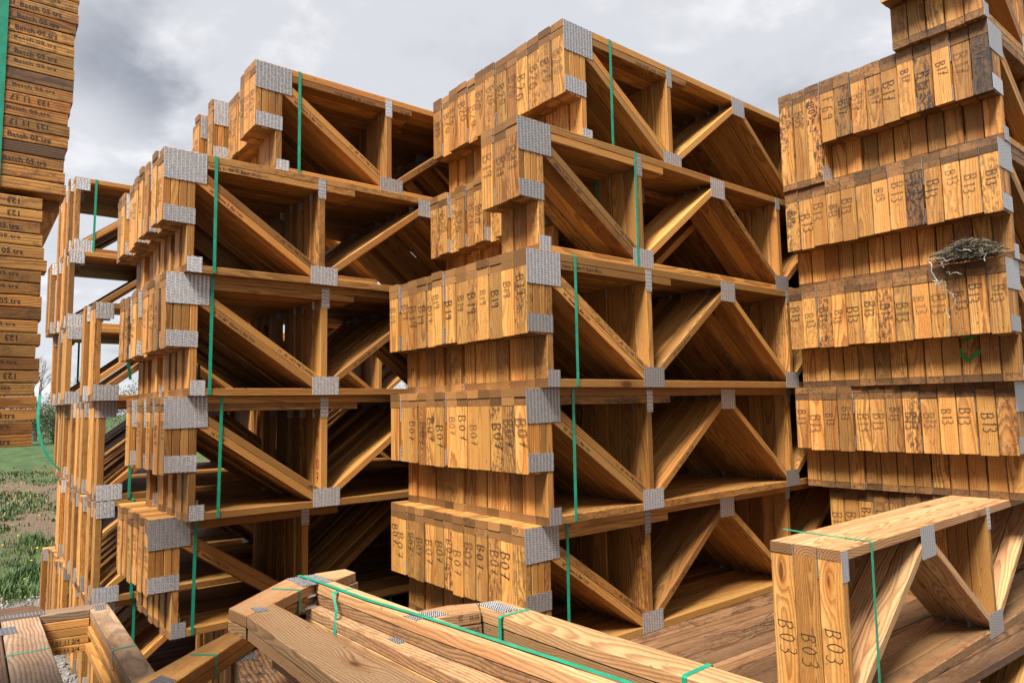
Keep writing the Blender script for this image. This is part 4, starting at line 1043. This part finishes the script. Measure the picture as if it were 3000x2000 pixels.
# ------------------------------------------------------------------ tree line
LM, t = mat('leaf'); o_ = t.n('ShaderNodeOutputMaterial'); p_ = t.n('ShaderNodeBsdfPrincipled'); t.l(p_.outputs[0], o_.inputs[0])
g = t.n('ShaderNodeAttribute', attribute_name='bvar').outputs['Vector']; oi = t.n('ShaderNodeObjectInfo').outputs['Random']
t.l(t.mix(oi, t.mix(t.xyz(g)[0], (0.012, 0.026, 0.008), (0.045, 0.075, 0.018)), t.mix(t.xyz(g)[0], (0.02, 0.024, 0.014), (0.065, 0.08, 0.03))), p_.inputs['Base Color']); p_.inputs['Roughness'].default_value = .8
BM_ = simple('tree_bark', (0.11, 0.09, 0.075), .9)
def tree(x, y, h, r, label, grp, bare=False, seed=0):
    random.seed(seed); root = link('bare_tree' if bare else 'bushy_tree', None, None, (x, y, 0)); tag(root, label, 'tree', grp)
    mb = MB([BM_])
    def branch(p, d_, ln, rad, dep):
        q = p + d_ * ln; mid = (p + q) / 2 + Vector((random.uniform(-1, 1), random.uniform(-1, 1), 0)) * ln * .06
        mb.tube([p, mid, q], lambda s_: rad * (1 - .45 * s_), 5 if dep > 2 else 3)
        if dep:
            for _ in range(3 if bare else 2):
                nd = (d_ + Vector((random.uniform(-.7, .7), random.uniform(-.7, .7), random.uniform(-.1, .5)))).normalized()
                branch(p + (q - p) * random.uniform(.55, 1), nd, ln * random.uniform(.55, .8), rad * .55, dep - 1)
    branch(Vector((0, 0, 0)), Vector((random.uniform(-.08, .08), 0, 1)).normalized(), h * (.36 if bare else .4), h * .022, 5 if bare else 3)
    mb.obj('trunk', root)
    if not bare:
        mb = MB([LM]); cs = [(random.gauss(0, r * .45), random.gauss(0, r * .45), h * random.uniform(.12, .86), r * random.uniform(.25, .5)) for _ in range(26)]
        for (cx, cy, cz, cr) in cs:
            b0 = random.random()
            for _ in range(105):
                v = Vector((random.gauss(0, 1), random.gauss(0, 1), random.gauss(0, 1))).normalized() * cr * random.uniform(.4, 1.1); p = Vector((cx, cy, cz)) + v
                if p.z < 0.03: p.z = random.uniform(.03, .4)
                s_ = random.uniform(.04, .09); a = Vector((random.gauss(0, 1), random.gauss(0, 1), random.gauss(0, 1))).normalized(); c_ = a.orthogonal().normalized()
                mb.face([p - a * s_, p + c_ * s_ * .6, p + a * s_, p - c_ * s_ * .6], [(0, 0, 0)] * 4, (min(1, max(0, b0 + random.uniform(-.3, .3))), 0, 0))
        mb.obj('crown', root)
TL = [('dense bush at the edge of the field beside the left stack', 3.3, 53, 3.1, 1.7), ('dark bushy tree behind the hanging loose strap', 5.2, 54, 3.6, 1.9), ('rounder bushy tree right of the loose strap', 7.4, 55, 4.2, 2.0),
      ('bushy tree seen in the gap left of the left stack', 11.3, 60, 4.8, 2.4), ('second bushy tree in the gap left of the left stack', 14.5, 60, 4.2, 2.4), ('bushy tree hidden low behind the left stack', 19, 58, 4.2, 2.4),
      ('bushy tree behind the middle of the left stack', 25, 55, 4.4, 2.6), ('bushy tree showing between left and middle stack', 31, 52.5, 5.4, 2.6), ('far bushy tree behind the middle stack', 36, 48, 4.5, 2.6)]
for i, (lb, x, y, h, r) in enumerate(TL): tree(x, y, h, r, lb, 'bushy trees along the far edge of the field', seed=200 + i)
BL = [('tall leafless tree above the bushes beside the left stack', 4.6, 60, 7.6, 2), ('leafless tree left of the tall one at the field edge', 2.9, 62, 6.6, 2), ('leafless tree right of the loose strap', 7.0, 63, 6.0, 2), ('leafless tree over the gap left of the left stack', 13, 64, 5.2, 2)]
for i, (lb, x, y, h, r) in enumerate(BL): tree(x, y, h, r, lb, 'leafless trees behind the bushes', True, 300 + i)
